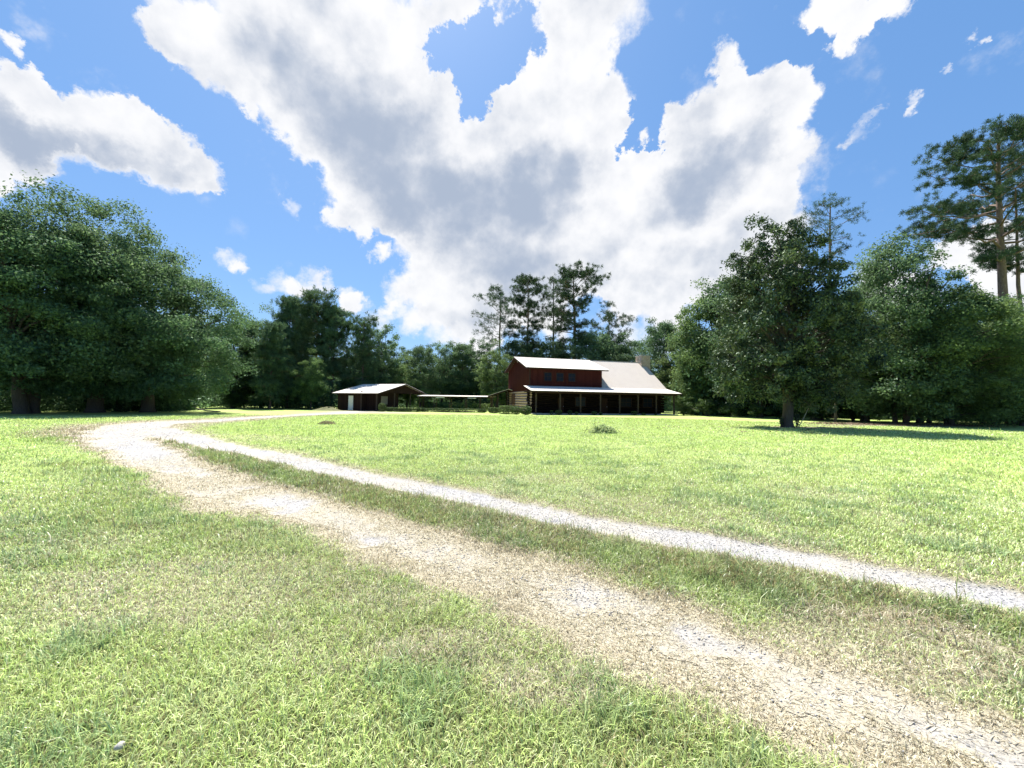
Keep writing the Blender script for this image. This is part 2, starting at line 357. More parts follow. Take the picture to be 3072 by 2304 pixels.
def polar_grid(name, th, rr, keep=None, dz=0.):
    T, Q = np.meshgrid(th, rr)
    x = Q * np.sin(T); y = Q * np.cos(T)
    g, dry, lush = maps(x.ravel(), y.ravel())
    z = gz(x.ravel(), y.ravel(), g) + dz
    nR, nT = len(rr), len(th)
    i = np.arange((nR - 1) * (nT - 1)); r = i // (nT - 1); c = i % (nT - 1)
    a = r * nT + c
    F = np.stack([a, a + 1, a + 1 + nT, a + nT], 1)
    if keep is not None:
        k = (g[F].max(1) > keep); F = F[k]
        used, inv = np.unique(F, return_inverse=True); F = inv.reshape(-1, 4)
    else: used = np.arange(len(z))
    V = np.stack([x.ravel(), y.ravel(), z], 1)[used]
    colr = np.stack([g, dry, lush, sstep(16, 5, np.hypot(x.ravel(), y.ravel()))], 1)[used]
    F = F[:, ::-1]
    return mesh_np(name, V, F.ravel(), np.full(len(F), 4), GROUND, attrs={'plan': ('POINT', 'FLOAT_COLOR', colr)}, smooth=True)
th = np.concatenate([np.radians(np.linspace(-180, -64, 100, endpoint=False)), np.radians(np.linspace(-64, 64, 620)), np.radians(np.linspace(65, 180, 150))])
rr = np.concatenate([[.02, .4, .8], np.geomspace(1.1, 120, 620), [150, 200, 300, 500, 900, 2000]])
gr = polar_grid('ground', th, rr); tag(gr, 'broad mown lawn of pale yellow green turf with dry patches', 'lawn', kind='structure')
thp = np.radians(np.linspace(-62, 110, 900)); rrp = np.geomspace(1.6, 66, 620)
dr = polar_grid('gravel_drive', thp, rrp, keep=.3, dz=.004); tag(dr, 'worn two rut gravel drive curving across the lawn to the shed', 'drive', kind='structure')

# ------------------------------------------------------------------ grass blades
def grassmat():
    m, t = newmat('grass_blade')
    a = N(t, 'ShaderNodeAttribute', attribute_name='blade_colour').outputs['Color']
    d = N(t, 'ShaderNodeBsdfDiffuse', i={'Color': a}); tr = N(t, 'ShaderNodeBsdfTranslucent', i={'Color': a})
    mx = N(t, 'ShaderNodeMixShader', i={0: .3, 1: d.outputs[0], 2: tr.outputs[0]})
    gl = N(t, 'ShaderNodeBsdfGlossy', i={'Roughness': .35})
    mx = N(t, 'ShaderNodeMixShader', i={0: .03, 1: mx.outputs[0], 2: gl.outputs[0]})
    finish(t, mx.outputs[0]); return m
GRASSM = grassmat()
def sample_fan(rng, n0, rmin, rmax, p, rc, half=R(84)):
    # density n0 per m2 below rc, falling as (rc/r)^p beyond
    rs = np.linspace(rmin, rmax, 4000); dens = n0 * np.where(rs < rc, 1, (rc / rs) ** p) * rs * 2 * half
    cdf = np.cumsum(dens) * (rs[1] - rs[0]); n = int(cdf[-1])
    r = np.interp(rng.random(n) * cdf[-1], cdf, rs); t = (rng.random(n) * 2 - 1) * half
    return r * np.sin(t), r * np.cos(t), r
def blades(name, seed, n0, rmax, p, hgt, wid):
    rng = np.random.default_rng(seed)
    x, y, r = sample_fan(rng, n0, 1.0, rmax, p, 3.4)
    g, dry, lush = maps(x, y)
    keep = rng.random(len(x)) > np.clip(g * 1.25 - .12, 0, .96)
    x, y, r, g, dry, lush = (q[keep] for q in (x, y, r, g, dry, lush)); n = len(x)
    z = gz(x, y, g)
    clump = fbm(x * 7, y * 7, 31, 3)
    h = hgt * (.55 + .9 * rng.random(n)) * (.6 + .8 * clump) * (1 + .7 * lush) * (1 - .45 * dry) * (1 - .5 * g)
    weedy = (fbm(x * 2.2, y * 2.2, 45, 3) > .62); h[weedy] *= 1.45
    tall = rng.random(n) < .008 * (1 + 2 * lush); h[tall] *= 2.1
    w = wid * (.6 + .8 * rng.random(n)) * (1 + np.maximum(r - 3, 0) * .22)
    h = h * (1 + np.maximum(r - 6, 0) * .012)
    az = rng.random(n) * 2 * np.pi; lean = (.45 + 1.35 * rng.random(n)) * (1 + .5 * dry + .6 * g)
    dx, dy = np.cos(az), np.sin(az)
    l1, l2 = lean * .35, lean
    b = np.stack([x, y, z - .004], 1)
    mid = b + np.stack([dx * np.sin(l1) * h * .5, dy * np.sin(l1) * h * .5, np.cos(l1) * h * .5], 1)
    tip = mid + np.stack([dx * np.sin(l2) * h * .6, dy * np.sin(l2) * h * .6, np.maximum(np.cos(l2), -.05) * h * .6], 1)
    tw = az + np.pi / 2 + (rng.random(n) - .5) * 1.6
    s = np.stack([np.cos(tw) * w / 2, np.sin(tw) * w / 2, np.zeros(n)], 1)
    V = np.stack([b - s, b + s, mid + s * .85, mid - s * .85, tip], 1).reshape(-1, 3)
    k = np.arange(n)[:, None] * 5
    loops = np.concatenate([k + 0, k + 1, k + 2, k + 3, k + 3, k + 2, k + 4], 1).ravel()
    counts = np.tile([4, 3], n)
    big = fbm(x * .5, y * .5, 41, 3); med = fbm(x * 2.2, y * 2.2, 45, 3)
    c_green = np.array([.37, .53, .14]); c_yel = np.array([.58, .69, .25]); c_pale = np.array([.72, .76, .48]); c_dk = np.array([.15, .23, .06]); c_str = np.array([.52, .46, .34]); c_br = np.array([.27, .20, .11]); c_blue = np.array([.26, .40, .20])
    q = rng.random(n)[:, None]
    c = c_green * (1 - q) + c_yel * q
    def mixm(c, col, f): return c * (1 - f[:, None]) + col * f[:, None]
    c = mixm(c, c_pale, (rng.random(n) < .33) * .85 * (.35 + .65 * sstep(22, 7, r)))
    c = mixm(c, c_pale, sstep(.42, .7, fbm(x * 1.3, y * 1.3, 52, 3)) * .3)
    c = mixm(c, c_dk, sstep(.5, .7, med) * .3 * sstep(30, 8, r))
    c = mixm(c, c_yel, sstep(.45, .7, big) * .4)
    c = mixm(c, c_blue, ((med > .62) & (rng.random(n) < .6)) * .6 * sstep(22, 8, r))
    c = mixm(c, np.array([.19, .26, .08]), lush * .62)
    c = mixm(c, c_br * 1.2, (rng.random(n) < .35 * lush * sstep(.42, .6, fbm(x * 1.9, y * 1.9, 88, 3))) * .8)
    ds = np.clip(dry * 1.15 - .1, 0, 1)
    c = mixm(c, c_str, (rng.random(n) < ds) * .9)
    c = mixm(c, c_br, (rng.random(n) < .10 + .22 * ds * (1 - g)) * .65)
    c = c * (.55 + .8 * rng.random(n))[:, None]
    C = np.concatenate([c, np.ones((n, 1))], 1)
    C = np.repeat(C, 2, 0)
    o = mesh_np(name, V, loops, counts, GRASSM, attrs={'blade_colour': ('FACE', 'FLOAT_COLOR', C)})
    return o
GRASS_ON = True
if GRASS_ON:
    o = blades('grass', 11, 8200, 44, 1.68, .056, .0042)
    tag(o, 'short pale green lawn grass blades with straw coloured patches', 'grass', kind='stuff')

# straw lying in the ruts and loose stones
def straw():
    rng = np.random.default_rng(5)
    x, y, r = sample_fan(rng, 2600, 1.0, 30, 1.5, 3.5)
    g, dry, lush = maps(x, y); d2, _ = pdist(x, y, RUT_NEAR)
    keep = rng.random(len(x)) < np.clip(dry * 1.1 - .35, 0, 1) * np.where(d2 < 2.2, .9, .3) * (1 - .65 * g)
    x, y, r, g = x[keep], y[keep], r[keep], g[keep]; n = len(x); z = gz(x, y, g) + .003 + .007 * rng.random(n)
    L = .02 + .035 * rng.random(n); w = .0028 * (1 + np.maximum(r - 4, 0) * .12)
    az = rng.normal(R(150), .8, n); el = rng.normal(0.03, .12, n)
    d = np.stack([np.cos(az) * np.cos(el), np.sin(az) * np.cos(el), np.sin(el)], 1) * L[:, None]
    s = np.stack([-np.sin(az), np.cos(az), .6 * np.ones(n)], 1) * w[:, None] / 2
    p = np.stack([x, y, z], 1)
    V = np.stack([p - s, p + s, p + d + s, p + d - s], 1).reshape(-1, 3)
    c = np.where(rng.random(n)[:, None] < .75, np.array([.54, .49, .38]), np.array([.42, .36, .27])) * (.7 + .5 * rng.random(n))[:, None]
    o = mesh_np('straw', V, np.arange(4 * n), np.full(n, 4), GRASSM, attrs={'blade_colour': ('FACE', 'FLOAT_COLOR', np.concatenate([c, np.ones((n, 1))], 1))})
    tag(o, 'dry cut straw lying in the worn near wheel rut', 'straw', kind='stuff')
    x, y, r = sample_fan(rng, 2600, 1.6, 45, 1.7, 4)
    g, dry, lush = maps(x, y)
    gravelly = fbm(x * .55, y * .55, 77, 3)
    keep = (rng.random(len(x)) < g * (.25 + .75 * sstep(.32, .6, gravelly)) * .9) & (g > .22)
    x, y, r, g = x[keep], y[keep], r[keep], g[keep]; n = len(x)
    sz = (.003 + .008 * rng.random(n) ** 3) * (1 + np.maximum(r - 5, 0) * .05)
    oct_ = np.array([[1,0,0],[0,1,0],[-1,0,0],[0,-1,0],[0,0,.7],[0,0,-.7]], float)
    jit = 1 + (rng.random((n, 6, 1)) - .5) * .7
    a = rng.random(n) * 6.28; ca, sa = np.cos(a), np.sin(a)
    o3 = oct_[None] * jit * sz[:, None, None]
    V = np.stack([o3[..., 0] * ca[:, None] - o3[..., 1] * sa[:, None], o3[..., 0] * sa[:, None] + o3[..., 1] * ca[:, None], o3[..., 2]], -1)
    V += np.stack([x, y, gz(x, y, g) + .006], 1)[:, None, :]
    F = np.array([[0,1,4],[1,2,4],[2,3,4],[3,0,4],[1,0,5],[2,1,5],[3,2,5],[0,3,5]])
    L_ = (np.arange(n)[:, None, None] * 6 + F[None]).ravel()
    cc = (.18 + .24 * rng.random(n))[:, None] * np.array([1, .99, .99]); cc = np.repeat(np.concatenate([cc, np.ones((n, 1))], 1), 8, 0)
    o = mesh_np('gravel', V.reshape(-1, 3), L_, np.full(n * 8, 3), GRASSM2, attrs={'blade_colour': ('FACE', 'FLOAT_COLOR', cc)})
    tag(o, 'loose pale grey gravel scattered along both wheel ruts', 'gravel', kind='stuff')
m_, t_ = newmat('gravel_stone')
a_ = N(t_, 'ShaderNodeAttribute', attribute_name='blade_colour').outputs['Color']
finish(t_, N(t_, 'ShaderNodeBsdfPrincipled', i={'Base Color': a_, 'Roughness': .9}).outputs[0]); GRASSM2 = m_
if GRASS_ON: straw()

# ------------------------------------------------------------------ trees
def leaf_quads(rng, P, size, up=.35, aspect=.55, outward=None, fold=True):
    n = len(P)
    nrm = rng.normal(size=(n, 3)); nrm /= np.linalg.norm(nrm, axis=1)[:, None]
    nrm[:, 2] += up * 1.6
    if outward is not None: nrm += outward * .7
    nrm /= np.linalg.norm(nrm, axis=1)[:, None]
    a = np.cross(nrm, rng.normal(size=(n, 3))); a /= np.linalg.norm(a, axis=1)[:, None]
    b = np.cross(nrm, a)
    s = (size * (.6 + .8 * rng.random(n)))[:, None]
    V = np.stack([P - a * s * .5, P + b * s * .5 * aspect + a * s * .05, P + a * s * .5 - nrm * s * .12, P - b * s * .5 * aspect + a * s * .05], 1)
    return V.reshape(-1, 3)
def crown(name, parent, rng, C, rad, n_leaf, size, mat, flat=.65, up=.35, aspect=.55, centre=None, tint0=.35, tintv=.5):
    """C: clump centres (m,3); rad: clump radii; leaves fill each clump's outer shell"""
    m = len(C); idx = np.repeat(np.arange(m), n_leaf)
    d = rng.normal(size=(len(idx), 3)); d /= np.linalg.norm(d, axis=1)[:, None]
    r = rng.random(len(idx)) ** .45 * (1 + .18 * rng.normal(size=len(idx)))
    off = d * r[:, None] * rad[idx][:, None]; off[:, 2] *= flat
    P = C[idx] + off
    V = leaf_quads(rng, P, np.full(len(P), size), up, aspect, d)
    ct = rng.random(m)
    tint = np.clip(tint0 + (ct[idx] - .5) * tintv * 1.3 + (rng.random(len(idx)) - .5) * .45 + (rng.random(len(idx)) < .04) * .4, 0, 1)
    return mesh_np(name, V, np.arange(len(V)), np.full(len(P), 4), mat, parent, {'tint': ('FACE', 'FLOAT', tint)})
def fill_ellipsoids(rng, E, n, zmin, shell=.55):
    E = np.array(E, float); vol = (E[:, 3] * E[:, 4] * E[:, 5]) ** .8; pick = rng.choice(len(E), n, p=vol / vol.sum())
    d = rng.normal(size=(n, 3)); d /= np.linalg.norm(d, axis=1)[:, None]
    r = shell + (1 - shell) * rng.random(n) ** .6
    P = E[pick, :3] + d * r[:, None] * E[pick, 3:6]
    stray = rng.random(n) < .09; P[stray] += d[stray] * (.5 + .9 * rng.random(stray.sum()))[:, None]
    P[:, 2] = np.maximum(P[:, 2], zmin + rng.random(n) * .8)
    return P
def limb_to(mb, rng, base, tip, r0, r1, sag=.0, n=5, sides=6):
    base, tip = np.array(base), np.array(tip); L = np.linalg.norm(tip - base)
    pts = []
    for i in range(n + 1):
        t = i / n
        p = base * (1 - t) + tip * t
        p = p + np.array([0, 0, 1.]) * math.sin(t * math.pi) * L * (.10 - sag) + (rng.normal(size=3) * L * .03 if 0 < i < n else 0)
        pts.append(p)
    mb.tube(pts, [r0 + (r1 - r0) * (i / n) ** .8 for i in range(n + 1)], sides, cap=False)
def broad_tree(name, seed, h, E, n_clump=170, clump_r=1.25, n_leaf=220, leaf=.26, mat=None, trunk_r=.35, zmin=2.2, stems=1, flat=.62, up=.35, aspect=.55, limbs=34, shell=.5, bark=None, tint0=.35, lean=0, tintv=.5):
    rng = np.random.default_rng(seed); root = empty(name)
    C = fill_ellipsoids(rng, E, n_clump, zmin, shell)
    rad = clump_r * (.6 + .8 * rng.random(n_clump))
    mb = MB()
    ztop = h * .78
    trunks = []
    for s in range(stems):
        a = rng.random() * 6.28; sp = 0 if stems == 1 else .9
        b = np.array([math.cos(a) * sp * .5, math.sin(a) * sp * .5, -.15]); t = np.array([math.cos(a) * sp * 2.2 + rng.normal() * .4 + lean, math.sin(a) * sp * 2.2 + rng.normal() * .4, ztop])
        n = 9; pts = [b * (1 - i / n) + t * (i / n) + np.append(rng.normal(size=2) * .10, 0) * (i > 1) for i in range(n + 1)]
        k = trunk_r / math.sqrt(stems)
        rr_ = [k * (1.55 if i == 0 else 1.05) * (1 - .8 * i / n) + .02 for i in range(n + 1)]
        pts.insert(1, pts[0] * .97 + pts[1] * .03 + np.array([0, 0, .45])); rr_.insert(1, k * 1.1)
        mb.tube(pts, rr_, 10, cap=False); trunks.append((np.array(pts), rr_))
    for i in rng.choice(n_clump, min(limbs, n_clump), replace=False):
        tp, rr_ = trunks[rng.integers(len(trunks))]
        zt = max(1.6 if zmin > 1 else .6, C[i, 2] * (.45 + .25 * rng.random()))
        k = int(np.clip(np.searchsorted(tp[:, 2], zt), 1, len(tp) - 1))
        limb_to(mb, rng, tp[k], C[i], rr_[k] * .45, .025)
    mb.build('trunk', bark or BARK, root, smooth=True)
    crown('crown', root, rng, C, rad, n_leaf, leaf, mat or L_BROAD, flat, up, aspect, tint0=tint0, tintv=tintv)
    return root
def needle_tufts(name, parent, rng, T, dirs, n_per, length, width, mat, spread=.9):
    m = len(T); idx = np.repeat(np.arange(m), n_per); n = len(idx)
    d = dirs[idx] * .55 + rng.normal(size=(n, 3)) * spread; d[:, 2] += .25; d /= np.linalg.norm(d, axis=1)[:, None]
    L = length * (.6 + .7 * rng.random(n)); P = T[idx] + rng.normal(size=(n, 3)) * length * .35
    s = np.cross(d, rng.normal(size=(n, 3))); s /= np.linalg.norm(s, axis=1)[:, None]; s *= width / 2
    V = np.stack([P - s * .6, P + s * .6, P + d * L[:, None] + s, P + d * L[:, None] - s], 1).reshape(-1, 3)
    ct = rng.random(m)
    tint = np.clip(.4 + (ct[idx] - .5) * .6 + (rng.random(n) - .5) * .4, 0, 1)
    return mesh_np(name, V, np.arange(len(V)), np.full(n, 4), mat, parent, {'tint': ('FACE', 'FLOAT', tint)})
def tall_pine(name, seed, h, bare=.5, spread=4.5, n_limb=26, trunk_r=.3, fork=0, n_per=34, tuft=.26, width=.035, side=0., sub=5, mat=None, shape=None, topfrac=1.0):
    rng = np.random.default_rng(seed); root = empty(name); mb = MB(); T = []; Dr = []
    n = 12; kx, ky = rng.normal(size=2) * .35
    pts = []; rads = []
    for i in range(n + 1):
        t = i / n
        pts.append(np.array([kx * math.sin(t * 3) + rng.normal() * .04 + side * t * t * .4, ky * math.sin(t * 2.5), h * .97 * t - .15])); rads.append(trunk_r * (1.35 if i == 0 else 1) * (1 - .82 * t ** 1.2) + .02)
    mb.tube(pts, rads, 10, cap=False); pts = np.array(pts)
    for j in range(n_limb):
        f = bare + (1 - bare) * ((j + rng.random() * .8) / n_limb) ** .9
        f = min(f, .985); k = f * n; i0 = int(k); p = pts[i0] * (1 - (k - i0)) + pts[min(i0 + 1, n)] * (k - i0)
        q = (f - bare) / (1 - bare)
        prof = (shape(q) if shape else (math.sin(math.pi * min(1, q * .85 + .12)) ** .7))
        L = spread * prof * (.55 + .6 * rng.random()) + .35
        a = j * 2.4 + rng.normal() * .5
        rise = (.05 + .55 * q + rng.normal() * .12)
        tip = p + np.array([math.cos(a), math.sin(a), rise]) * L
        r0 = max(.035, trunk_r * .32 * (1 - .6 * q))
        limb_to(mb, rng, p, tip, r0, .02, sag=.10, n=5)
        for s in range(sub + int(L)):
            t = .35 + .65 * rng.random() ** .7; base = p * (1 - t) + tip * t
            sd = rng.normal(size=3) * np.array([1, 1, .35]); sd[2] += .25; sd /= np.linalg.norm(sd)
            e = base + sd * (.5 + .9 * rng.random()) * (.35 + L * .14)
            mb.tube([base, (base + e) / 2 + rng.normal(size=3) * .05, e], [.022, .016, .01], 4, cap=False)
            for w in range(3):
                T.append(e + rng.normal(size=3) * np.array([.55, .55, .22]) * (.6 + tuft)); Dr.append(sd)
        T.append(tip); Dr.append(np.array([0, 0, 1.]))
    for w in range(6): T.append(pts[-1] + rng.normal(size=3) * .35); Dr.append(np.array([0, 0, 1.]))
    mb.build('trunk', PBARK, root, smooth=True)
    needle_tufts('crown', root, rng, np.array(T), np.array(Dr), n_per, tuft, width, mat or L_PINE)
    return root
def place(o, x, y, label, cat='tree', group=None, rz=0., s=(1, 1, 1), new=True, name=None, z=0.):
    c = copy_tree(o) if new else o
    c.location = (x, y, z); c.rotation_euler = (0, 0, rz); c.scale = s if hasattr(s, '__len__') else (s, s, s)
    if 'group' in c: del c['group']
    tag(c, label, cat, group); return c
OFF = []
def proto(o): OFF.append(o); return o

# --- left oaks (three big crowns running together)
G_OAK = 'big shade oaks on the left edge of the lawn'
x, y = at(448, 39.5)
o = broad_tree('oak_tree', 1, 17, [(0,0,8.5,8.6,7.5,6.6),(3.5,-1,5.5,5.6,5.5,4.2),(-2,0,12.5,6.2,6,4.8),(6.4,-.5,4.8,3.6,3.5,3.4),(2,-3,3.6,5.5,3,2.2)], 270, 1.4, 380, .22, L_OAK, .5, 1.5, limbs=50, shell=.62)
place(o, x, y, 'dark broad oak at the right end of the left oaks, leaves reaching low', group=G_OAK, new=False)
x, y = at(290, 37.0)
o = broad_tree('oak_tree', 2, 21, [(0,0,10,8.0,7.5,8.0),(-1,0,15.6,6.4,6,5.2),(3,-1,6,5,5,3.4),(0,-3.5,3.8,6,3,2.2)], 270, 1.45, 380, .22, L_OAK, .55, 1.7, limbs=50, shell=.62)
place(o, x, y, 'tallest dark oak with a pale lit trunk foot, middle of the left oaks', group=G_OAK, new=False)
x, y = at(95, 33.0)
o = broad_tree('oak_tree', 3, 18, [(0,0,9,8.0,7.5,7.2),(-1.5,0,12.6,6.5,6,5.0),(2,-2.0,6,5,4.5,3.2),(0,-3,3.6,6,3,2.2)], 270, 1.4, 380, .21, L_OAK, .6, 1.5, stems=2, limbs=50, shell=.62)
place(o, x, y, 'dark oak with twin trunks at the left border of the picture', group=G_OAK, new=False)
x, y = at(-260, 31.0)
place(o, x, y, 'dark oak cut off by the left border, beside the twin trunked oak', group=G_OAK, rz=2.0, s=(.9, .9, .98))
x, y = at(357, 40)
sap = broad_tree('sapling', 9, 4.2, [(0,0,3.3,.9,.9,1.0)], 22, .4, 60, .16, L_OAK, .05, 1.6, limbs=8)
place(sap, x, y, 'thin young sapling standing between two big oak trunks', group=None, new=False)

# --- species used along the edge of the wood
G_W = 'trees along the edge of the wood behind the lawn'
B1 = broad_tree('broadleaf_tree', 21, 14, [(0,0,7.5,4.4,4.4,5.6),(0,0,11.2,2.8,2.8,2.6),(1,0,4.5,3.6,3.6,2.8)], 190, 1.05, 190, .24, L_BROAD, .24, .7, limbs=30)
B2 = broad_tree('broadleaf_tree', 22, 14, [(0,0,8.2,3.6,3.6,5.4),(1.4,0,5,3.4,3.4,3.4),(-1.2,.5,5.5,3.2,3.2,3.6)], 180, .95, 200, .22, L_LIGHT, .2, .6, limbs=30, tint0=.3)
B3 = broad_tree('wispy_tree', 23, 14, [(0,0,8.5,3.9,3.9,5.2),(.5,0,5,3.6,3.6,3.2)], 210, .75, 120, .22, L_BROAD, .2, .9, limbs=60, shell=.35, flat=.8, tint0=.5)
ev = lambda q: 1.0 - .78 * q
Y1 = tall_pine('young_pine', 31, 16, bare=.10, spread=4.2, n_limb=48, trunk_r=.2, n_per=34, tuft=.36, width=.06, sub=8, shape=ev, mat=L_YPINE)
Y2 = tall_pine('young_pine', 32, 16, bare=.28, spread=3.9, n_limb=28, trunk_r=.2, n_per=30, tuft=.36, width=.06, sub=8, shape=lambda q: 1.0 - .55 * q, mat=L_YPINE)
USED = set()
def wood(kind, px, Y, h, w, label, rz=0., base=14., group=G_W, name=None):
    x, y = at(px, Y); sc = h / base
    first = kind.name not in USED; USED.add(kind.name)
    return place(kind, x, y, label, group=group, rz=rz, s=(sc * w, sc * w, sc), new=not first)
wood(B1, 700, 60, 13.5, 1.1, 'dark round topped tree peeping out beside the right end of the oaks', 1.)
wood(B2, 785, 63, 15.5, .9, 'bright leafy tree just right of the oaks, before the pines', .4)
wood(Y1, 863, 63, 17.8, .82, 'shaggy pine left of the tallest pine on the left side of the wood', .2, 16)
wood(Y2, 945, 66, 19.6, .85, 'tallest pine left of the shed, its open top standing clear', 1.2, 16)
wood(Y2, 905, 72, 18.2, .8, 'narrow pine behind the shaggy pines left of the shed', 2.2, 16)
wood(Y1, 812, 57, 12.6, .9, 'full pine with boughs to the ground left of the yellow green pine', 2.9, 16)
wood(Y1, 995, 67, 17.4, .95, 'broad spreading pine with dark trunk behind the dirt mound', 4.2, 16)
wood(B2, 935, 58, 8.4, .95, 'low yellow green tree lit up in front of the broad pine', 3.0)
wood(Y2, 1084, 66, 15.2, .8, 'thin topped pine right of the broad spreading pine', 5.0, 16)
wood(B3, 1140, 68, 15.2, .95, 'airy grey green tree rising above the left end of the shed roof', 1.)
wood(B1, 1085, 70, 11.5, 1.0, 'dark leafy tree close behind the left corner of the shed', 4.0)
wood(B3, 1190, 72, 12.0, 1.2, 'airy low tree above the shed gable, where the skyline dips', 2.4)
wood(B2, 1222, 66, 8.3, 1.2, 'yellow green small tree directly behind the shed ridge', .2)
wood(B1, 1262, 70, 11.8, .9, 'dark domed tree right of the shed gable', .9)
wood(B3, 1325, 76, 13.2, 1.15, 'pale airy tree over the left half of the covered walkway', 4.0)
wood(B1, 1385, 78, 13.4, 1.0, 'dark tree over the right half of the covered walkway', 3.3)
wood(B3, 1430, 82, 15.0, 1.0, 'airy tree standing below the leftmost tall pine', 5.2)
wood(B2, 1490, 69, 11.6, 1.1, 'big grey green tree pressing against the left gable of the log house', 5.0)
wood(B1, 1560, 82, 15.0, 1.1, 'dark tree behind the ridge above the gable window wall', 2.0)
wood(B2, 1592, 84, 15.8, .7, 'slim bright tree behind the ridge between the tall pines', 2.0)
wood(B1, 1650, 80, 14.6, 1.2, 'rounded dark tree behind the middle of the house ridge', 4.5)
wood(B3, 1700, 84, 14.0, .8, 'thin airy tree behind the trunk of the tallest central pine', 1.5)
wood(B1, 1775, 78, 16.2, 1.25, 'broad dark tree right of the tallest central pine', .5)
wood(B3, 1850, 80, 16.5, 1.1, 'wide open crowned tree right of the central pines', .6)
wood(B1, 1850, 76, 13.5, 1.1, 'dark leafy tree behind the ridge left of the chimney', 5.6)
wood(B1, 1985, 72, 17.2, .85, 'pointed dark tree directly behind the stone chimney', 3.5)
wood(B3, 1925, 86, 15.6, .9, 'faint thin tree in the skyline gap left of the chimney', 2.9)
wood(B2, 2045, 66, 13.5, 1.0, 'green tree just right of the chimney and roof slope', 2.6)
wood(B2, 2105, 58, 19.0, .85, 'tall light green tree leaning over the right end of the porch', 1.3)
wood(B1, 2190, 56, 20.6, .95, 'tall dense tree left of the magnolia, its crown rounded', 5.1)
wood(B2, 2060, 60, 7.6, 1.1, 'low green tree beside the right end of the porch', 4.1)
wood(B1, 2280, 50, 17.0, 1.0, 'dense tree close behind the left side of the magnolia', 2.2)

# --- tall pines
G_P = 'tall mature pines behind the log house'
def tp(seed, px, Y, h, label, group=G_P, **kw):
    o = tall_pine('tall_pine', seed, h, **kw); x, y = at(px, Y); return place(o, x, y, label, group=group, new=False)
tp(41, 1506, 84, 26.6, 'leftmost tall pine behind the house, airy boughs sweeping left', bare=.42, spread=5.2, n_limb=26, n_per=20, tuft=.34, width=.055, side=-1.5)
tp(42, 1580, 82, 28.6, 'second tall pine from the left with a full narrow crown', bare=.46, spread=4.4, n_limb=34, n_per=34, tuft=.36, width=.06)
tp(43, 1658, 88, 31.0, 'thin sparse tall pine between two fuller pines', bare=.5, spread=3.4, n_limb=18, n_per=16, tuft=.34, width=.055)
tp(44, 1716, 80, 29.6, 'tallest and fullest pine above the house roof', bare=.48, spread=6.2, n_limb=34, n_per=38, tuft=.36, width=.065, trunk_r=.42)
tp(46, 1830, 82, 21.5, 'shorter spreading pine right of the tallest pine', bare=.4, spread=6.0, n_limb=26, n_per=22, tuft=.36, width=.06)
tp(47, 2505, 50, 29.6, 'lone thin pine with open top rising behind the magnolia', None, bare=.68, spread=3.5, n_limb=15, n_per=22, tuft=.26, width=.035, trunk_r=.26)
tp(48, 3042, 41, 32.5, 'huge near pine towering at the right border', None, bare=.54, spread=5.6, n_limb=36, n_per=70, tuft=.30, width=.036, trunk_r=.5, sub=8, shape=lambda q: .35 + 1.0 * math.sin(math.pi * min(1, q * .9 + .12)))
tp(49, 3085, 43, 28, 'slender pine standing right behind the huge near pine', None, bare=.62, spread=3.5, n_limb=16, n_per=34, tuft=.26, width=.05, trunk_r=.25)
tp(50, -12, 60, 29.0, 'distant pine whose tip shows above the left oaks', None, bare=.55, spread=3.2, n_limb=18, n_per=60, tuft=.36, width=.06)

# --- magnolia
x, y = MAG
mag = broad_tree('magnolia_tree', 61, 16.3, [(-.2,0,6.8,4.8,4.6,4.4),(0,0,10.0,3.7,3.6,3.4),(-2.0,-.6,4.0,3.5,3.2,2.0),(2.2,-.4,5.4,4.0,3.6,3.2),(0,0,13.0,1.9,1.5,1.5),(.9,0,14.8,.35,.35,1.6),(-1.8,0,14.4,.8,.6,1.1),(2.2,.4,13.4,1.2,.9,.9),(-5.0,-.5,3.9,1.1,1.0,.7),(-3.2,0,10.2,1.2,1.1,.9),(-3.6,-.5,2.7,1.9,1.5,1.1),(1.5,-1,3.0,2.2,1.6,1.2),(-2.8,0,12.2,1.1,1,.7)],
    700, .55, 130, .21, L_MAG, .34, 1.2, limbs=90, shell=.5, flat=.8, up=.25, aspect=.45, tint0=.38, tintv=.7)
place(mag, x, y, 'tall magnolia with glossy dark leaves standing in front of the right grove', group=None, new=False, s=(.97, .97, 1.05))
# --- right hand grove
G_R = 'leafy grove on the right of the lawn'
GR1 = broad_tree('grove_tree', 71, 17, [(0,0,9.5,4.8,4.5,5.6),(.5,0,13.6,2.6,2.6,2.8),(0,-.5,5,5.2,4.6,3.6),(0,-1.5,2.2,4.6,3.2,1.6)], 320, 1.0, 200, .2, L_BROAD, .28, .4, stems=3, limbs=60, shell=.5)
GR2 = broad_tree('grove_tree', 72, 13, [(0,0,7.5,5.2,4.8,4.8),(1.5,-.4,4.5,5.0,4.4,3.2),(0,-1.5,2.0,4.4,3.2,1.5)], 300, 1.0, 200, .2, L_LIGHT, .25, .4, stems=2, limbs=50, shell=.5, tint0=.15)
x, y = at(2700, 36.0); place(GR1, x, y, 'tallest grove tree with wispy top right of the magnolia', group=G_R, new=False, s=(1.05, 1.05, 1.08))
x, y = at(2600, 41.0); place(GR1, x, y, 'grove tree half hidden behind the magnolia', group=G_R, rz=2.1, s=(.9, .9, .88))
x, y = at(2861, 34.5); place(GR2, x, y, 'yellow green grove tree on slim stems, before the dark wood', group=G_R, new=False)
x, y = at(2960, 41); place(GR1, x, y, 'dark grove tree under the huge near pine', group=G_R, rz=4.4, s=(1., 1., .82))
x, y = at(2770, 40); place(GR1, x, y, 'grove tree between the wispy topped tree and the yellow green tree', group=G_R, rz=1.2, s=(1., 1., .80))
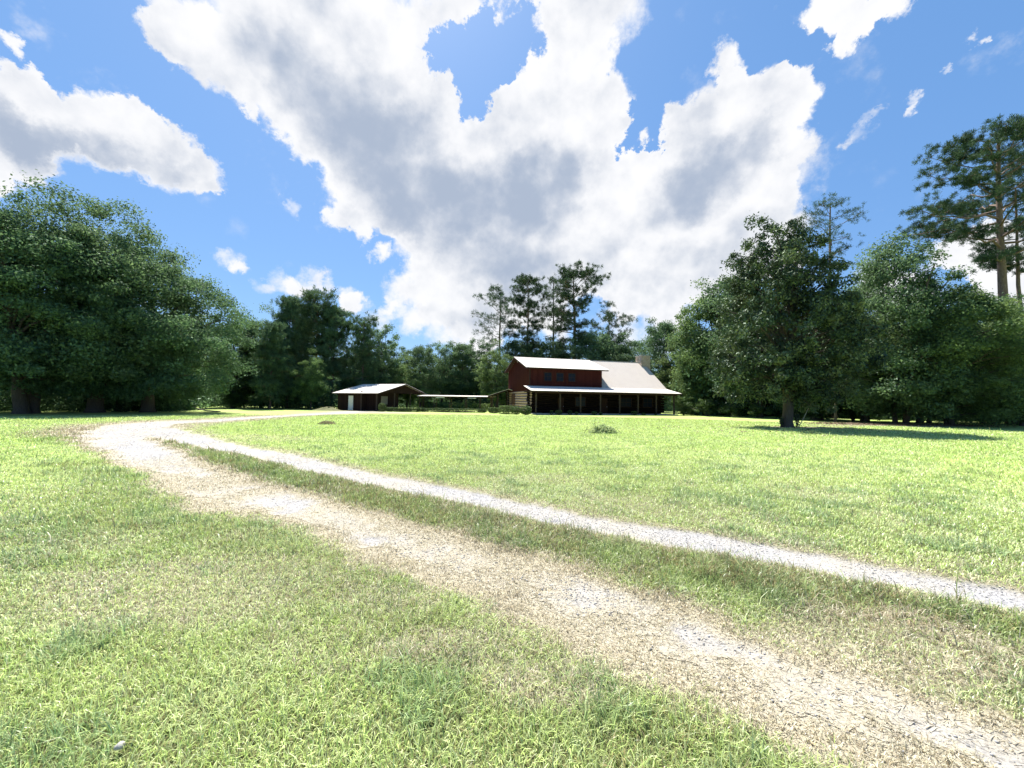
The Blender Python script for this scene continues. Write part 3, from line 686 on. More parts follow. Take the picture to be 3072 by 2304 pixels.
x, y = at(3110, 37); place(GR2, x, y, 'leafy tree cut off by the right border', group=G_R, rz=3.0, s=(1, 1, .9))
x, y = at(2450, 44); place(GR1, x, y, 'grove tree behind the right side of the magnolia', group=G_R, rz=5.6, s=(.95, .95, .78))
x, y = at(2505, 38.5); thin = broad_tree('slim_tree', 73, 9, [(0,0,6.5,2.2,2.2,2.6)], 60, .8, 120, .2, L_BROAD, .1, 3.0, limbs=14)
place(thin, x, y, 'slim bare stemmed tree in shade right of the magnolia trunk', group=None, new=False)

# --- the wood itself: one deep mass behind the edge trees
def woods():
    rng = np.random.default_rng(99); C = []
    for px in np.concatenate([np.linspace(-900, 3950, 330), np.linspace(4000, 6500, 90), np.linspace(-2600, -950, 60)]):
        for k in range(3):
            if px < 560: base = 46 + rng.random() * 10
            elif px < 2080: base = 78 + rng.random() * 16 + (px > 1000) * 10
            else: base = 56 + rng.random() * 12 - 8 * np.clip((px - 2400) / 600, 0, 1)
            x, y = at(px + rng.normal() * 12, base)
            top = 9.5 if 560 < px < 2080 else 11
            for z in np.linspace(.6, top * (.75 + .35 * rng.random()), 7): C.append((x + rng.normal() * .8, y + rng.normal() * .8, z))
    C = np.array(C); root = None
    d = np.hypot(C[:, 0], C[:, 1])
    o = crown('woodland', None, rng, C, np.full(len(C), 1.9), 75, .5, L_OAK, .9)
    tag(o, 'deep dark wood filling the gaps behind the edge trees', 'woodland', kind='stuff')
woods()
# --- shrubs of the wood edge
SH1 = broad_tree('shrub', 81, 2, [(0,0,.9,1.3,1.1,.8),(.7,.2,.7,.9,.9,.6)], 60, .34, 90, .11, L_HEDGE, .06, .15, limbs=14)
G_S = 'wild shrubs at the foot of the wood'
for i, (px, Y, s, lb) in enumerate([(2050, 54, 1.1, 'wild shrub right beside the end post of the porch'), (2125, 52, 1.25, 'spreading ferny shrub between the porch and the magnolia'),
        (2195, 50, 1.1, 'dull green shrub left of the magnolia trunk, at the wood foot'), (2270, 47, 1.0, 'low shrub under the left boughs of the magnolia'),
        (2440, 42, 1.1, 'leafy shrub behind the magnolia trunk on its right'), (2560, 42, 1.2, 'shrub beside the slim bare stemmed tree'), (2990, 41, 1.4, 'bright shrub at the foot of the wood near the right border'),
        (3060, 36, 1.3, 'sunlit shrub cut by the right border'), (700, 58, 1.4, 'dark shrub under the gap right of the oaks'), (560, 52, 1.4, 'shrub behind the fallen branch')]):
    x, y = at(px, Y); place(SH1, x, y, lb, 'shrub', G_S, rz=i * 1.7, s=s, new=i > 0)
# scrub closing off the view below the far crowns
def scrub():
    rng = np.random.default_rng(7); C = []
    for px in np.concatenate([np.linspace(-700, 3700, 640), np.linspace(3720, 5200, 160)]):
        if px < 545: base = 36.0 + np.clip(px / 545, 0, 1) * 5.0
        elif px < 1010: base = 60
        elif px < 1080: base = 68
        elif px < 1500: base = 76
        elif px < 2060: base = 82
        else: base = 58 - 14 * np.clip((px - 2100) / 700, 0, 1)
        for z in (.35, .9, 1.7, 2.6, 3.4):
            x, y = at(px + rng.normal() * 6, base + rng.random() * 7); C.append((x, y, z * (.8 + .4 * rng.random())))
    C = np.array(C)
    o = crown('undergrowth', None, rng, C, np.full(len(C), 1.05), 62, .28, L_OAK, .9, tint0=.15); tag(o, 'dark tangled undergrowth at the foot of the wood', 'undergrowth', kind='stuff')
    # tall weeds behind the walkway
    P = []
    x0, y0 = at(1250, 70); x1, y1 = at(1480, 70)
    n = 9000; t = rng.random(n); P = np.stack([x0 + (x1 - x0) * t, y0 + rng.random(n) * 5, rng.random(n) * (.8 + .9 * fbm(t * 14, t * 0, 5))], 1)
    V = leaf_quads(rng, P, np.full(n, .38), 0., .22)
    o = mesh_np('weeds', V, np.arange(len(V)), np.full(n, 4), L_LIGHT, None, {'tint': ('FACE', 'FLOAT', rng.random(n))}); tag(o, 'tall pale weeds growing behind the covered walkway', 'weeds', kind='stuff')
scrub()

# ------------------------------------------------------------------ log house
def logmat():
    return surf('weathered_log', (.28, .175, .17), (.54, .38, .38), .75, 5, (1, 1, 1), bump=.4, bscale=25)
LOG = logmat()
LOGD = surf('stained_shaded_log', (.010, .0065, .006), (.020, .013, .012), .9, 4, bump=.4, spec=.05)  # dark stained logs, with the porch shade put into the colour too
def boardmat(name, c1, c2, axis='x', pitch=.2):
    m, t = newmat(name)
    tc = N(t, 'ShaderNodeTexCoord'); s = N(t, 'ShaderNodeSeparateXYZ', i={0: tc.outputs['Object']})
    sumxy = M('ADD', s.outputs[0], s.outputs[1], tree=t)
    fr = M('FRACT', M('DIVIDE', sumxy, pitch, tree=t), tree=t)
    gap = N(t, 'ShaderNodeMapRange', i={0: M('ABSOLUTE', M('SUBTRACT', fr, .5, tree=t), tree=t), 1: .46, 2: .49}).outputs[0]
    idx = M('FLOOR', M('DIVIDE', sumxy, pitch, tree=t), tree=t)
    wn = N(t, 'ShaderNodeTexWhiteNoise', noise_dimensions='1D'); t.links.new(idx, wn.inputs['W'])
    mp = N(t, 'ShaderNodeMapping', i={'Vector': tc.outputs['Object'], 'Scale': (9, 9, .8)})
    n = N(t, 'ShaderNodeTexNoise', i={'Vector': mp.outputs[0], 'Scale': 2.0, 'Detail': 6.0})
    c = MIXC(M('MULTIPLY_ADD', wn.outputs[0], .5, M('MULTIPLY', n.outputs[0], .6, tree=t), tree=t), c1, c2, t)
    b = N(t, 'ShaderNodeBsdfPrincipled', i={'Base Color': c, 'Roughness': .85, 'Specular IOR Level': .06})
    bp = N(t, 'ShaderNodeBump', i={'Height': M('MULTIPLY_ADD', gap, -1.5, n.outputs[0], tree=t), 'Strength': .8, 'Distance': .02}); t.links.new(bp.outputs[0], b.inputs['Normal'])
    finish(t, b.outputs[0]); return m
REDB = boardmat('red_brown_siding', (.034, .0075, .0075), (.066, .018, .016), pitch=.24)
DARKB = boardmat('dark_plank', (.014, .009, .010), (.04, .024, .021), pitch=.22)
TRIM = surf('brown_trim', (.026, .013, .012), (.048, .025, .021), .8, 6, spec=.12)
METAL = surf('painted_roof_metal', (.58, .53, .485), (.66, .61, .56), .55, 2, spec=.15, c3=(.56, .51, .46))
METAL2 = surf('darker_roof_metal', (.48, .43, .385), (.50, .45, .405), .6, 1.5, spec=.1, c3=(.47, .42, .375))  # a little darker and creamier than the other roof sheets
WHITE = surf('white_paint', (.75, .74, .72), (.8, .8, .79), .5, 5)
POSTM = surf('post_wood', (.045, .033, .028), (.085, .062, .052), .85, 6, (3, 3, .6), spec=.1)
CONC = surf('porch_concrete', (.34, .32, .30), (.44, .42, .39), .9, 6)
m_, t_ = newmat('window_glass')
finish(t_, N(t_, 'ShaderNodeBsdfPrincipled', i={'Base Color': (.010, .013, .028, 1), 'Roughness': .25, 'Specular IOR Level': .12}).outputs[0]); GLASS = m_
def stonemat():
    m, t = newmat('chimney_stone')
    tc = N(t, 'ShaderNodeTexCoord')
    mp = N(t, 'ShaderNodeMapping', i={'Vector': tc.outputs['Object'], 'Scale': (1, 1, 1.7)})
    v = N(t, 'ShaderNodeTexVoronoi', i={'Vector': mp.outputs[0], 'Scale': 3.6}); e = N(t, 'ShaderNodeTexVoronoi', feature='DISTANCE_TO_EDGE', i={'Vector': mp.outputs[0], 'Scale': 3.6})
    sc = N(t, 'ShaderNodeSeparateColor', i={0: v.outputs['Color']})
    c = MIXC(sc.outputs[0], (.40, .28, .20), (.62, .50, .40), t); c = MIXC(sc.outputs[1], c, (.50, .42, .35), t)
    c = MIXC(N(t, 'ShaderNodeMapRange', i={0: e.outputs[0], 1: .02, 2: .07}).outputs[0], (.28, .25, .22), c, t)
    b = N(t, 'ShaderNodeBsdfPrincipled', i={'Base Color': c, 'Roughness': .9}); bp = N(t, 'ShaderNodeBump', i={'Height': N(t, 'ShaderNodeMapRange', i={0: e.outputs[0], 1: 0., 2: .12}).outputs[0], 'Strength': .7, 'Distance': .05})
    t.links.new(bp.outputs[0], b.inputs['Normal']); finish(t, b.outputs[0]); return m
STONE = stonemat()
def ribbed(mb, u0, u1, va, za, vb, zb, pitch=.30, rib=.022, thick=.035, rise_end=None):
    """sheet from line (va,za) to (vb,zb), u0..u1 along the eave, ribs running up the slope"""
    d = Vector((0, vb - va, zb - za)).normalized(); nrm = Vector((1, 0, 0)).cross(d)
    if nrm.z < 0: nrm = -nrm
    A = Vector((0, va, za)); B = Vector((0, vb, zb))
    prof = []; u = u0
    while u < u1 - 1e-6:
        e = min(u + pitch, u1)
        if e - u > .09: prof += [(u, 0), (u + .03, rib), (u + .055, rib), (u + .085, 0)]
        else: prof += [(u, 0)]
        u = e
    prof.append((u1, 0)); n = len(prof)
    vs = []
    for (uu, h) in prof:
        for Pq, off in ((A, h), (B, h), (B, -thick), (A, -thick)):
            q = Pq + nrm * off; vs.append((uu, q.y, q.z))
    fs = []
    for i in range(n - 1):
        a, b = i * 4, i * 4 + 4
        fs += [(a, b, b + 1, a + 1), (a + 1, b + 1, b + 2, a + 2), (a + 2, b + 2, b + 3, a + 3), (a + 3, b + 3, b, a)]
    fs += [(0, 1, 2, 3), tuple((n - 1) * 4 + k for k in (3, 2, 1, 0))]
    mb.add(vs, fs)
HA = (2.36, 51.4); HR = R(15.0)
H = empty('log_house', (HA[0], HA[1], 0), HR)
tag(H, 'red brown log house with pale metal roof, long porch and stone chimney', 'house')
HW, HD, RV, RZ, JZ, EZ = 20.6, 11.4, 5.87, 8.2, 3.76, 3.02
LOGTOP = 3.12; rl = .195; NL = 8
def log_course(along, fixed, a0, a1, skip=(), mat=LOG, ext=.35, name='log_wall'):
    mb = MB(); rng = random.Random(along + name)
    for k in range(NL):
        z = .17 + rl + k * (LOGTOP - .17 - rl) / (NL - .5)
        segs = [(a0 - ext * rng.uniform(.6, 1), a1 + ext * rng.uniform(.6, 1))]
        for (s0, s1, z0, z1) in skip:
            if z0 < z < z1:
                ns = []
                for (p, q) in segs:
                    if p < s0: ns.append((p, min(q, s0)))
                    if q > s1: ns.append((max(p, s1), q))
                segs = ns
        for (p, q) in segs:
            if along == 'u': mb.tube([(p, fixed, z), ((p + q) / 2, fixed, z + .006), (q, fixed, z)], rl * .80, 10)
            else: mb.tube([(fixed, p, z + .02), (fixed, (p + q) / 2, z + .02), (fixed, q, z + .02)], rl * .80, 10)
    return mb.build(name, mat, H, smooth=False)
fr_open = [(4.0, 5.0, .2, 2.35), (6.6, 8.2, 1.0, 2.3), (10.6, 11.6, .2, 2.35), (13.6, 15.4, 1.0, 2.3), (17.2, 18.8, 1.0, 2.3)]
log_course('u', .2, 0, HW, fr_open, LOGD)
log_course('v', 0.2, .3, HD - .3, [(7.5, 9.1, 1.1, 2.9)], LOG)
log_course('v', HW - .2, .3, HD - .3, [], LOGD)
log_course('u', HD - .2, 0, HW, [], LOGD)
# chinking backing
mb = MB(); mb.box(.22, HW - .22, .24, .34, .1, LOGTOP); mb.box(.22, HW - .22, HD - .34, HD - .24, .1, LOGTOP); mb.box(.24, .34, .34, HD - .34, .1, LOGTOP); mb.box(HW - .34, HW - .24, .34, HD - .34, .1, LOGTOP)
mb.build('chinking', surf('chinking', (.014, .010, .009), (.02, .015, .014), .95, 6, spec=.05), H)
# upper storey siding (left part) with gable
EVZ = 6.32
DW_ = 10.63
mb = MB()
sl = (RZ - EVZ) / RV
def upz(v): return RZ - abs(v - RV) * sl - .09
mb.prism([(0, LOGTOP), (HD, LOGTOP), (HD, upz(HD)), (RV, upz(RV)), (0, upz(0))], 'u', 0.0, .12)
mb.build('siding_wall', REDB, H)
mb = MB(); mb.box(.121, DW_, -.02, .10, JZ - .5, upz(0)); mb.build('dormer_wall', REDB, H)
mb = MB(); mb.prism([(.101, JZ - .2), (RV, RZ - .2), (.101, upz(.1))], 'u', DW_ - .12, DW_ - .001); mb.build('dormer_cheek', REDB, H)
mb = MB(); mb.box(0.12, HW, HD - .12, HD, LOGTOP, JZ + .1); mb.box(0.12, DW_, HD - .11, HD - .01, JZ + .1, upz(HD)); mb.build('rear_wall', REDB, H)
st = (RZ - JZ) / RV
mb = MB(); mb.prism([(0, LOGTOP), (HD, LOGTOP), (HD, JZ), (RV, RZ - .12), (0, JZ - .12)], 'u', HW - .12, HW); mb.build('end_wall', REDB, H)
mb = MB(); mb.box(-.03, .1, -.05, -.02, JZ - .1, upz(0)); mb.box(-.03, -.001, -.02, .1, LOGTOP, upz(0)); mb.build('corner_board', TRIM, H)
# roofs
mb = MB(); ribbed(mb, -.62, 11.6, -.38, RZ - (RV + .38) * sl, RV, RZ); ribbed(mb, -.62, 11.6, HD + .35, RZ - (HD + .35 - RV) * sl, RV, RZ); mb.build('upper_roof', METAL, H)
mb = MB(); ribbed(mb, DW_, HW + .6, 0.0, JZ, RV, RZ - .012); ribbed(mb, 11.0, HW + .6, HD + .3, JZ - .2, RV, RZ - .012); mb.build('main_roof', METAL2, H)
mb = MB(); ribbed(mb, -.85, HW + .62, -3.3, EZ, .0, JZ - .025); mb.build('porch_roof', METAL, H)
mb = MB()
for s in (-1, 1):
    mb.add([(-.65, RV + s * .0, RZ + .035), (11.6, RV, RZ + .035), (11.6, RV + s * .22, RZ + .035 - .22 * sl), (-.65, RV + s * .22, RZ + .035 - .22 * sl)], [(0, 1, 2, 3)])
mb.box(11.6, HW + .6, RV - .08, RV + .08, RZ - .02, RZ + .03); mb.build('ridge_cap', METAL, H)
# rake boards and rafters at the left gable
mb = MB()
for s in (-1, 1):
    ve = -.38 if s < 0 else HD + .35
    ze = RZ - abs(ve - RV) * sl
    mb.prism([(RV, RZ - .05), (ve, ze - .05), (ve, ze - .24), (RV, RZ - .26)], 'u', -.64, -.58)
mb.build('rake_board', TRIM, H)
mb = MB()
for s in (-1, 1):
    ve = -.30 if s < 0 else HD + .27
    ze = RZ - abs(ve - RV) * sl
    mb.prism([(RV, RZ - .055), (ve, ze - .055), (ve, ze - .085), (RV, RZ - .085)], 'u', -.57, 0.0)
mb.build('soffit', TRIM, H)
mb = MB(); mb.box(-.60, 11.5, -.34, -.30, upz(-.3) - .12, upz(-.3) + .02)
mb.build('eave_fascia', TRIM, H)
for k in range(9):
    mb = MB(); u = .5 + k * 1.27; mb.box(u, u + .09, -.30, -.02, upz(-.3) - .07, upz(-.3) + .03); mb.build('rafter_tail', TRIM, H)
mb = MB(); mb.box(-.10, -.03, RV - .09, RV + .09, RZ - .75, RZ - .35); mb.build('gable_vent', WHITE, H)
mb = MB(); mb.box(-.8, HW + .55, -3.26, -3.22, EZ - .2, EZ - .04); mb.box(-.8, -.76, -3.2, -.05, 2.85, EZ - .05); mb.build('porch_fascia', TRIM, H)
mb = MB(); mb.box(-.1, HW + .1, -2.86, -2.66, EZ - .30, EZ - .08); mb.build('porch_beam', TRIM, H)
mb = MB(); mb.box(-.2, HW + .2, -3.0, .0, 0, .12); mb.build('porch_floor', CONC, H, bevel=.02)
for u in [0, 3.25, 6.1, 8.95, 11.8, 14.6, 17.45, 20.3]:
    mb = MB(); mb.box(u - .085, u + .085, -2.84, -2.68, .121, EZ - .301); mb.build('post', POSTM, H, bevel=.012)
# windows
def window(u, v, z0, z1, w, bars=2, mat=TRIM):
    f = MB(); t = .09; y0, y1 = v - .05, v + .04
    f.box(u - w/2 - t, u - w/2, y0, y1, z0 - t, z1 + t); f.box(u + w/2, u + w/2 + t, y0, y1, z0 - t, z1 + t); f.box(u - w/2, u + w/2, y0, y1, z1, z1 + t); f.box(u - w/2, u + w/2, y0 - .03, y1, z0 - t, z0)
    fo = f.build('window', mat, H)
    g = MB(); g.box(u - w/2, u + w/2, v - .01, v + .01, z0, z1); g.build('pane', GLASS, fo)
    m = MB(); m.box(u - w/2, u + w/2, v - .035, v - .012, (z0 + z1)/2 - .025, (z0 + z1)/2 + .025); m.box(u - .015, u + .015, v - .03, v - .012, z0, z1); m.build('muntin', mat, fo)
for u in (2.54, 4.29, 6.04): window(u, -.05, 4.48, 5.52, .95)
for (a, b, z0, z1) in fr_open:
    if z0 > .5: window((a + b)/2, .05, z0 + .1, z1, b - a - .15)
    else:
        d = MB(); d.box(a + .05, b - .05, .02, .08, .13, 2.2); do = d.build('door', TRIM, H, bevel=.01)
        k = MB(); k.tube([(b - .16, .02, 1.05), (b - .16, -.04, 1.05)], .03, 8); k.build('handle', WHITE, do)
# side window with shutter
mb = MB(); mb.box(-.08, .1, 7.5, 9.1, 1.15, 2.8); so = mb.build('side_shutter', surf('shutter_brown', (.07, .03, .025), (.10, .045, .035), .7), H)
# chimney
mb = MB(); mb.box(20.2, 21.85, 4.9, 6.5, 0, 9.15); ch = mb.build('chimney', STONE, H)
mb = MB(); mb.box(20.12, 21.93, 4.82, 6.58, 9.151, 9.27); mb.build('chimney_cap', CONC, ch, bevel=.01)
mb = MB(); mb.tube([(20.9, 5.7, 9.27), (20.9, 5.7, 9.5)], .11, 12); mb.build('flue', surf('flue', (.12, .1, .09)), ch)

# ------------------------------------------------------------------ shed / carport
CX, CY = -18.9, 54.0
GA = math.atan2(.356, -.934)           # local x (s) runs along the door wall, local y (t) along the gable
Gs = empty('carport_shed', (CX, CY, 0)); 
Gs.matrix_world = Matrix.Translation((CX, CY, 0)) @ Matrix(((-.934, .356, 0, 0), (.356, .934, 0, 0), (0, 0, 1, 0), (0, 0, 0, 1)))
tag(Gs, 'dark plank carport shed with pale metal gable roof and white door', 'shed')
GW, GL, PZ, EZ2 = 11.6, 7.0, 4.05, 2.5
mb = MB(); ribbed(mb, -.6, GL + .7, -.5, EZ2, GW/2, PZ); ribbed(mb, -.6, GL + .7, GW + .5, EZ2, GW/2, PZ); mb.build('roof', METAL, Gs)
g = MB(); k_ = (PZ - EZ2) / (GW/2 + .5)
g.prism([(0, EZ2 + .1), (GW, EZ2 + .1), (GW, EZ2 + .5 * k_ - .06), (GW/2, PZ - .06), (0, EZ2 + .5 * k_ - .06)], 'u', 0, .06); g.build('gable_wall', DARKB, Gs)
g = MB(); g.prism([(0, 0), (GW, 0), (GW, EZ2 + .1), (GW/2, PZ - .06), (0, EZ2 + .1)], 'u', GL - .06, GL) if False else g.prism([(0, 0), (6.0, 0), (6.0, EZ2 + .1), (GW, EZ2 + .1), (GW/2, PZ - .06), (0, EZ2 + .1)], 'u', GL - .06, GL)
g.build('rear_gable', DARKB, Gs)
g = MB(); g.box(5.05, GL - .06, 0, .06, 0, EZ2 + .1); g.box(2.8, 4.15, 0, .06, 0, EZ2 + .1); g.box(4.15, 5.05, 0, .06, 2.15, EZ2 + .1); g.box(2.8, 2.86, .06, 1.2, 0, EZ2 + .3); g.box(.9, 2.8, 1.2, 1.26, 0, EZ2 + .3); g.build('door_wall', DARKB, Gs)
g = MB(); g.box(.9, .96, 1.26, 2.0, 0, 3.0); g.box(.9, .96, 3.5, 6.0, 0, 3.6); g.box(.9, .96, 2.0, 3.5, 0, .9); g.box(.9, .96, 2.0, 3.5, 2.1, 3.2); g.box(.96, GL - .06, 5.94, 6.0, 0, 3.4); g.build('inner_wall', DARKB, Gs)
g = MB(); g.box(.92, .94, 2.0, 3.5, .9, 2.1); g.build('window', surf('dusty_board', (.16, .14, .13), (.2, .18, .16)), Gs)
g = MB(); g.box(4.17, 5.03, -.02, .03, .05, 2.13); do = g.build('door', WHITE, Gs, bevel=.008); tag(do, 'white shed door')
g = MB(); g.tube([(4.28, -.02, 1.05), (4.28, -.08, 1.05)], .03, 8); g.build('handle', BARK, do)
for (s, t) in ((0, 0), (2.7, 0), (0, 3.9), (0, 7.8), (0, 11.6), (3.4, 11.6), (6.8, 11.6)):
    g = MB(); g.box(s - .075, s + .075, t - .075, t + .075, -.05, EZ2 + .12 ); g.build('post', POSTM, Gs, bevel=.01)
g = MB()
for s in (-1, 1):
    te = -.5 if s < 0 else GW + .5
    g.prism([(GW/2, PZ - .04), (te, EZ2 - .04), (te, EZ2 - .2), (GW/2, PZ - .2)], 'u', -.62, -.56)
g.build('rake_board', TRIM, Gs)
g = MB(); g.box(-.1, GL, -.46, -.42, EZ2 - .14, EZ2); g.build('fascia', TRIM, Gs)

# ------------------------------------------------------------------ covered walkway
x0, y0 = at(1262, 62.5); x1, y1 = at(1484, 62.5)
Wk = empty('covered_walkway', (x0, y0, 0)); tag(Wk, 'low covered walkway on thin posts linking the shed to the log house', 'walkway roof')
L = x1 - x0
mb = MB(); ribbed(mb, -.3, L + .2, -1.1, 2.3, 1.1, 2.48, pitch=.3); mb.build('roof', METAL, Wk)
mb = MB(); mb.box(-.2, L, -.98, -.90, 2.12, 2.25); mb.box(-.2, L, .88, .96, 2.14, 2.30); mb.build('beam', TRIM, Wk)
for px in (1264, 1307, 1353, 1399, 1441, 1474):
    xx = at(px, 62.5)[0] - x0
    for v in (-.94, .92):
        mb = MB(); mb.box(xx - .05, xx + .05, v - .05, v + .05, 0, 2.12); mb.build('post', POSTM, Wk)
for px in (1325, 1418):
    xx = at(px, 62.5)[0] - x0
    mb = MB(); mb.box(xx - .68, xx + .68, -1.06, -.99, 2.02, 2.10); lamp = mb.build('strip_lamp', WHITE, Wk, bevel=.01)
# entry roof between walkway and house
x2, y2 = at(1464, 60); 
En = empty('entry_canopy', (x2, y2, 0), R(4)); tag(En, 'dark gabled entry canopy joined to the left wall of the log house', 'canopy')
mb = MB()
p = [(0, 2.42), (3.2, 3.5), (6.4, 2.42)]
mb.prism([(p[0][0], p[0][1]), (p[1][0], p[1][1]), (p[1][0], p[1][1] + .07), (p[0][0], p[0][1] + .07)], 'v', -.3, 4.0)
mb.prism([(p[1][0], p[1][1]), (4.0, 3.23), (4.0, 3.30), (p[1][0], p[1][1] + .07)], 'v', -.3, 4.0)
mb.build('roof', METAL2, En)
mb = MB(); mb.prism([(.1, 2.22), (3.2, 3.32), (3.2, 3.49), (.1, 2.41)], 'v', -.34, -.28); mb.build('rake_board', TRIM, En)
for u in (.75, 1.6, 3.1):
    for v in (0, 3.8): mb = MB(); mb.box(u - .06, u + .06, v - .06, v + .06, 0, 2.35 + u * .3); mb.build('post', POSTM, En)

# ------------------------------------------------------------------ hedges and clipped bushes
def bush(name, seed, sx, sy, sz, n, leaf, mat=L_HEDGE, boxy=.6, label='', cat='bush', group=None, loc=(0, 0), rz=0., tint0=.4, fill=.22):
    """clipped shrub: leaves in a thin shell over a rounded block, with a twiggy core"""
    rng = np.random.default_rng(seed); d = rng.normal(size=(n, 3)); d /= np.abs(d).max(1)[:, None] ** boxy * np.linalg.norm(d, axis=1)[:, None] ** (1 - boxy)
    r = 1 - fill * rng.random(n) ** 1.5 + .03 * rng.normal(size=n)
    P = d * r[:, None] * np.array([sx/2, sy/2, sz/2]); P[:, 2] += sz/2 + .02
    P[:, 2] += (fbm(P[:, 0] * 1.7 + seed, P[:, 1] * 1.7, seed) - .5) * sz * .28 * (P[:, 2] > sz * .5)
    P[:, 2] = np.maximum(P[:, 2], .03)
    nn = d / np.linalg.norm(d, axis=1)[:, None]
    V = leaf_quads(rng, P, np.full(n, leaf), .3, .6, nn)
    tint = np.clip(tint0 + (rng.random(n) - .5) * .6 + (fbm(P[:, 0] * 2, P[:, 1] * 2 + P[:, 2] * 2, 3) - .5) * .6, 0, 1)
    root = empty(name, (loc[0], loc[1], 0), rz); tag(root, label, cat, group)
    mesh_np('foliage', V, np.arange(len(V)), np.full(n, 4), mat, root, {'tint': ('FACE', 'FLOAT', tint)})
    mb = MB(); rr = random.Random(seed)
    for k in range(max(6, int(sx * 7))):
        bx, by = rr.uniform(-sx*.38, sx*.38), rr.uniform(-sy*.3, sy*.3); mb.tube([(bx*.02, by*.02, -.05), (bx, by, sz*.4), (bx + rr.uniform(-.1, .1), by, sz*.8)], [.02, .014, .006], 4, cap=False)
    mb.build('twiggy_core', BARK, root)
    return root
def span(pa, pb, Y): a = at(pa, Y)[0]; b = at(pb, Y)[0]; return (a + b)/2, b - a
c, w = span(1137, 1160, 52); bush('bush', 1, w, .9, 1.15, 2600, .07, boxy=.3, label='round clipped bush at the left end of the long hedge', loc=(c, 52), tint0=.6)
c, w = span(1163, 1262, 52.3); bush('hedge', 2, w, .8, .58, 7500, .08, boxy=.9, label='left half of the long low dark hedge, in front of the shed', cat='hedge', loc=(c, 52.3), tint0=.2)
c, w = span(1263, 1459, 53.0); bush('hedge', 3, w, .8, .54, 11000, .08, boxy=.9, label='right half of the long low dark hedge, before the walkway', cat='hedge', loc=(c, 53.0), tint0=.2)
c, w = span(1466, 1500, 51.5); bush('bush', 4, w, 1.2, .80, 3600, .07, boxy=.5, label='grey green bush between the long hedge and the big pale hedge', loc=(c, 51.5), tint0=.4)
c, w = span(1498, 1540, 48.5); bush('hedge', 5, w, 1.3, 1.06, 5200, .065, boxy=.8, label='pale sunlit block hedge by the left wall of the house', cat='hedge', loc=(c, 48.5), tint0=.75)
c, w = span(1536, 1564, 48.0); bush('bush', 6, w, 1.2, 1.0, 3600, .065, boxy=.4, label='rounded olive bush joined to the pale block hedge', loc=(c, 48.0), tint0=.5)
c, w = span(1562, 1596, 47.0); bush('bush', 7, w, 1.3, 1.03, 4200, .07, boxy=.25, label='loose round dark bush at the front left corner of the house', loc=(c, 47.0), tint0=.35)
def H2W(u, v): return (HA[0] + u * math.cos(HR) - v * math.sin(HR), HA[1] + u * math.sin(HR) + v * math.cos(HR))
G_F = 'small plants in front of the porch'
for i, (u, w, h, b, lb, tt) in enumerate([(1.8, .45, .55, .2, 'thin leafy plant right of the first porch post', .5), (2.75, .95, .62, .3, 'round green shrub left of the second porch post', .7),
      (4.3, .65, .58, .2, 'brownish shrub just right of the second porch post', .5), (5.2, .45, .4, .2, 'small ragged plant left of the third porch post', .6),
      (7.7, .75, .48, .3, 'pale dome shaped shrub between the third and fourth posts', .75), (8.6, .45, .36, .3, 'small pale plant at the foot of the fourth post', .8),
      (13.5, .85, .55, .3, 'round shrub left of the sixth porch post', .6), (14.95, .6, .32, .1, 'sprawling small plant at the foot of the sixth post', .8), (16.8, .32, .26, .1, 'tiny plant left of the seventh porch post', .8)]):
    bush('small_plant', 20 + i, w, w * .9, h, int(900 * w * 1.5), .055, boxy=b, label=lb, cat='plant', group=G_F, loc=H2W(u, -3.5), tint0=tt)

# ------------------------------------------------------------------ things lying on the lawn
DRYL = leafmat('wilted_leaf', (.20, .30, .10), (.40, .55, .22), (.62, .70, .38), trans=.4)
STRAWM = leafmat('dry_clippings', (.20, .17, .09), (.36, .31, .18), (.52, .46, .28), trans=.1)
def pile(name, seed, sx, sy, sz, n, leaf, mat, label, cat, loc, sprig=0., twigs=20, aspect=.35):
    rng = np.random.default_rng(seed); root = empty(name, (loc[0], loc[1], 0)); tag(root, label, cat)
    a = rng.random(n) * 6.28; q = rng.random(n) ** .5; zz = rng.random(n) ** .6
    P = np.stack([np.cos(a) * q * sx/2, np.sin(a) * q * sy/2, np.maximum(.01, (1 - q ** 1.7) * sz * zz)], 1)
    P[:, 2] *= .75 + .5 * fbm(P[:, 0] * 4, P[:, 1] * 4, seed)
    if sprig:
        k = int(n * .035); P[:k] = np.stack([-sx * .28 + rng.normal(size=k) * .07, rng.normal(size=k) * .07, rng.random(k) ** .8 * sprig], 1)
    V = leaf_quads(rng, P, np.full(n, leaf), .25, aspect)
    mesh_np('leaves', V, np.arange(len(V)), np.full(n, 4), mat, root, {'tint': ('FACE', 'FLOAT', rng.random(n))})
    mb = MB()
    for k in range(twigs):
        x, y = rng.normal() * sx * .2, rng.normal() * sy * .2; d = rng.normal(size=2) * sx * .3
        mb.tube([(x - d[0]/2, y - d[1]/2, .03), (x, y, sz * .6 + .1 * rng.random()), (x + d[0]/2, y + d[1]/2, .05 + .2 * rng.random() * sz)], [.012, .01, .005], 4)
    if sprig: mb.tube([(-sx * .25, 0, 0), (-sx * .29, 0, sprig)], [.015, .004], 5)
    mb.build('twigs', BARK, root)
bx, by = gnd(1811, 1301)
pile('brush_pile', 3, 1.6, 1.0, .5, 1500, .14, DRYL, 'heap of cut leafy branches with one upright sprig on the lawn', 'brush pile', (bx, by), .75)
bx, by = gnd(980, 1273)
pile('clippings_heap', 4, 1.2, .8, .24, 2600, .09, STRAWM, 'low heap of dry grass clippings on the lawn before the shed', 'clippings heap', (bx, by), 0, 6, .15)
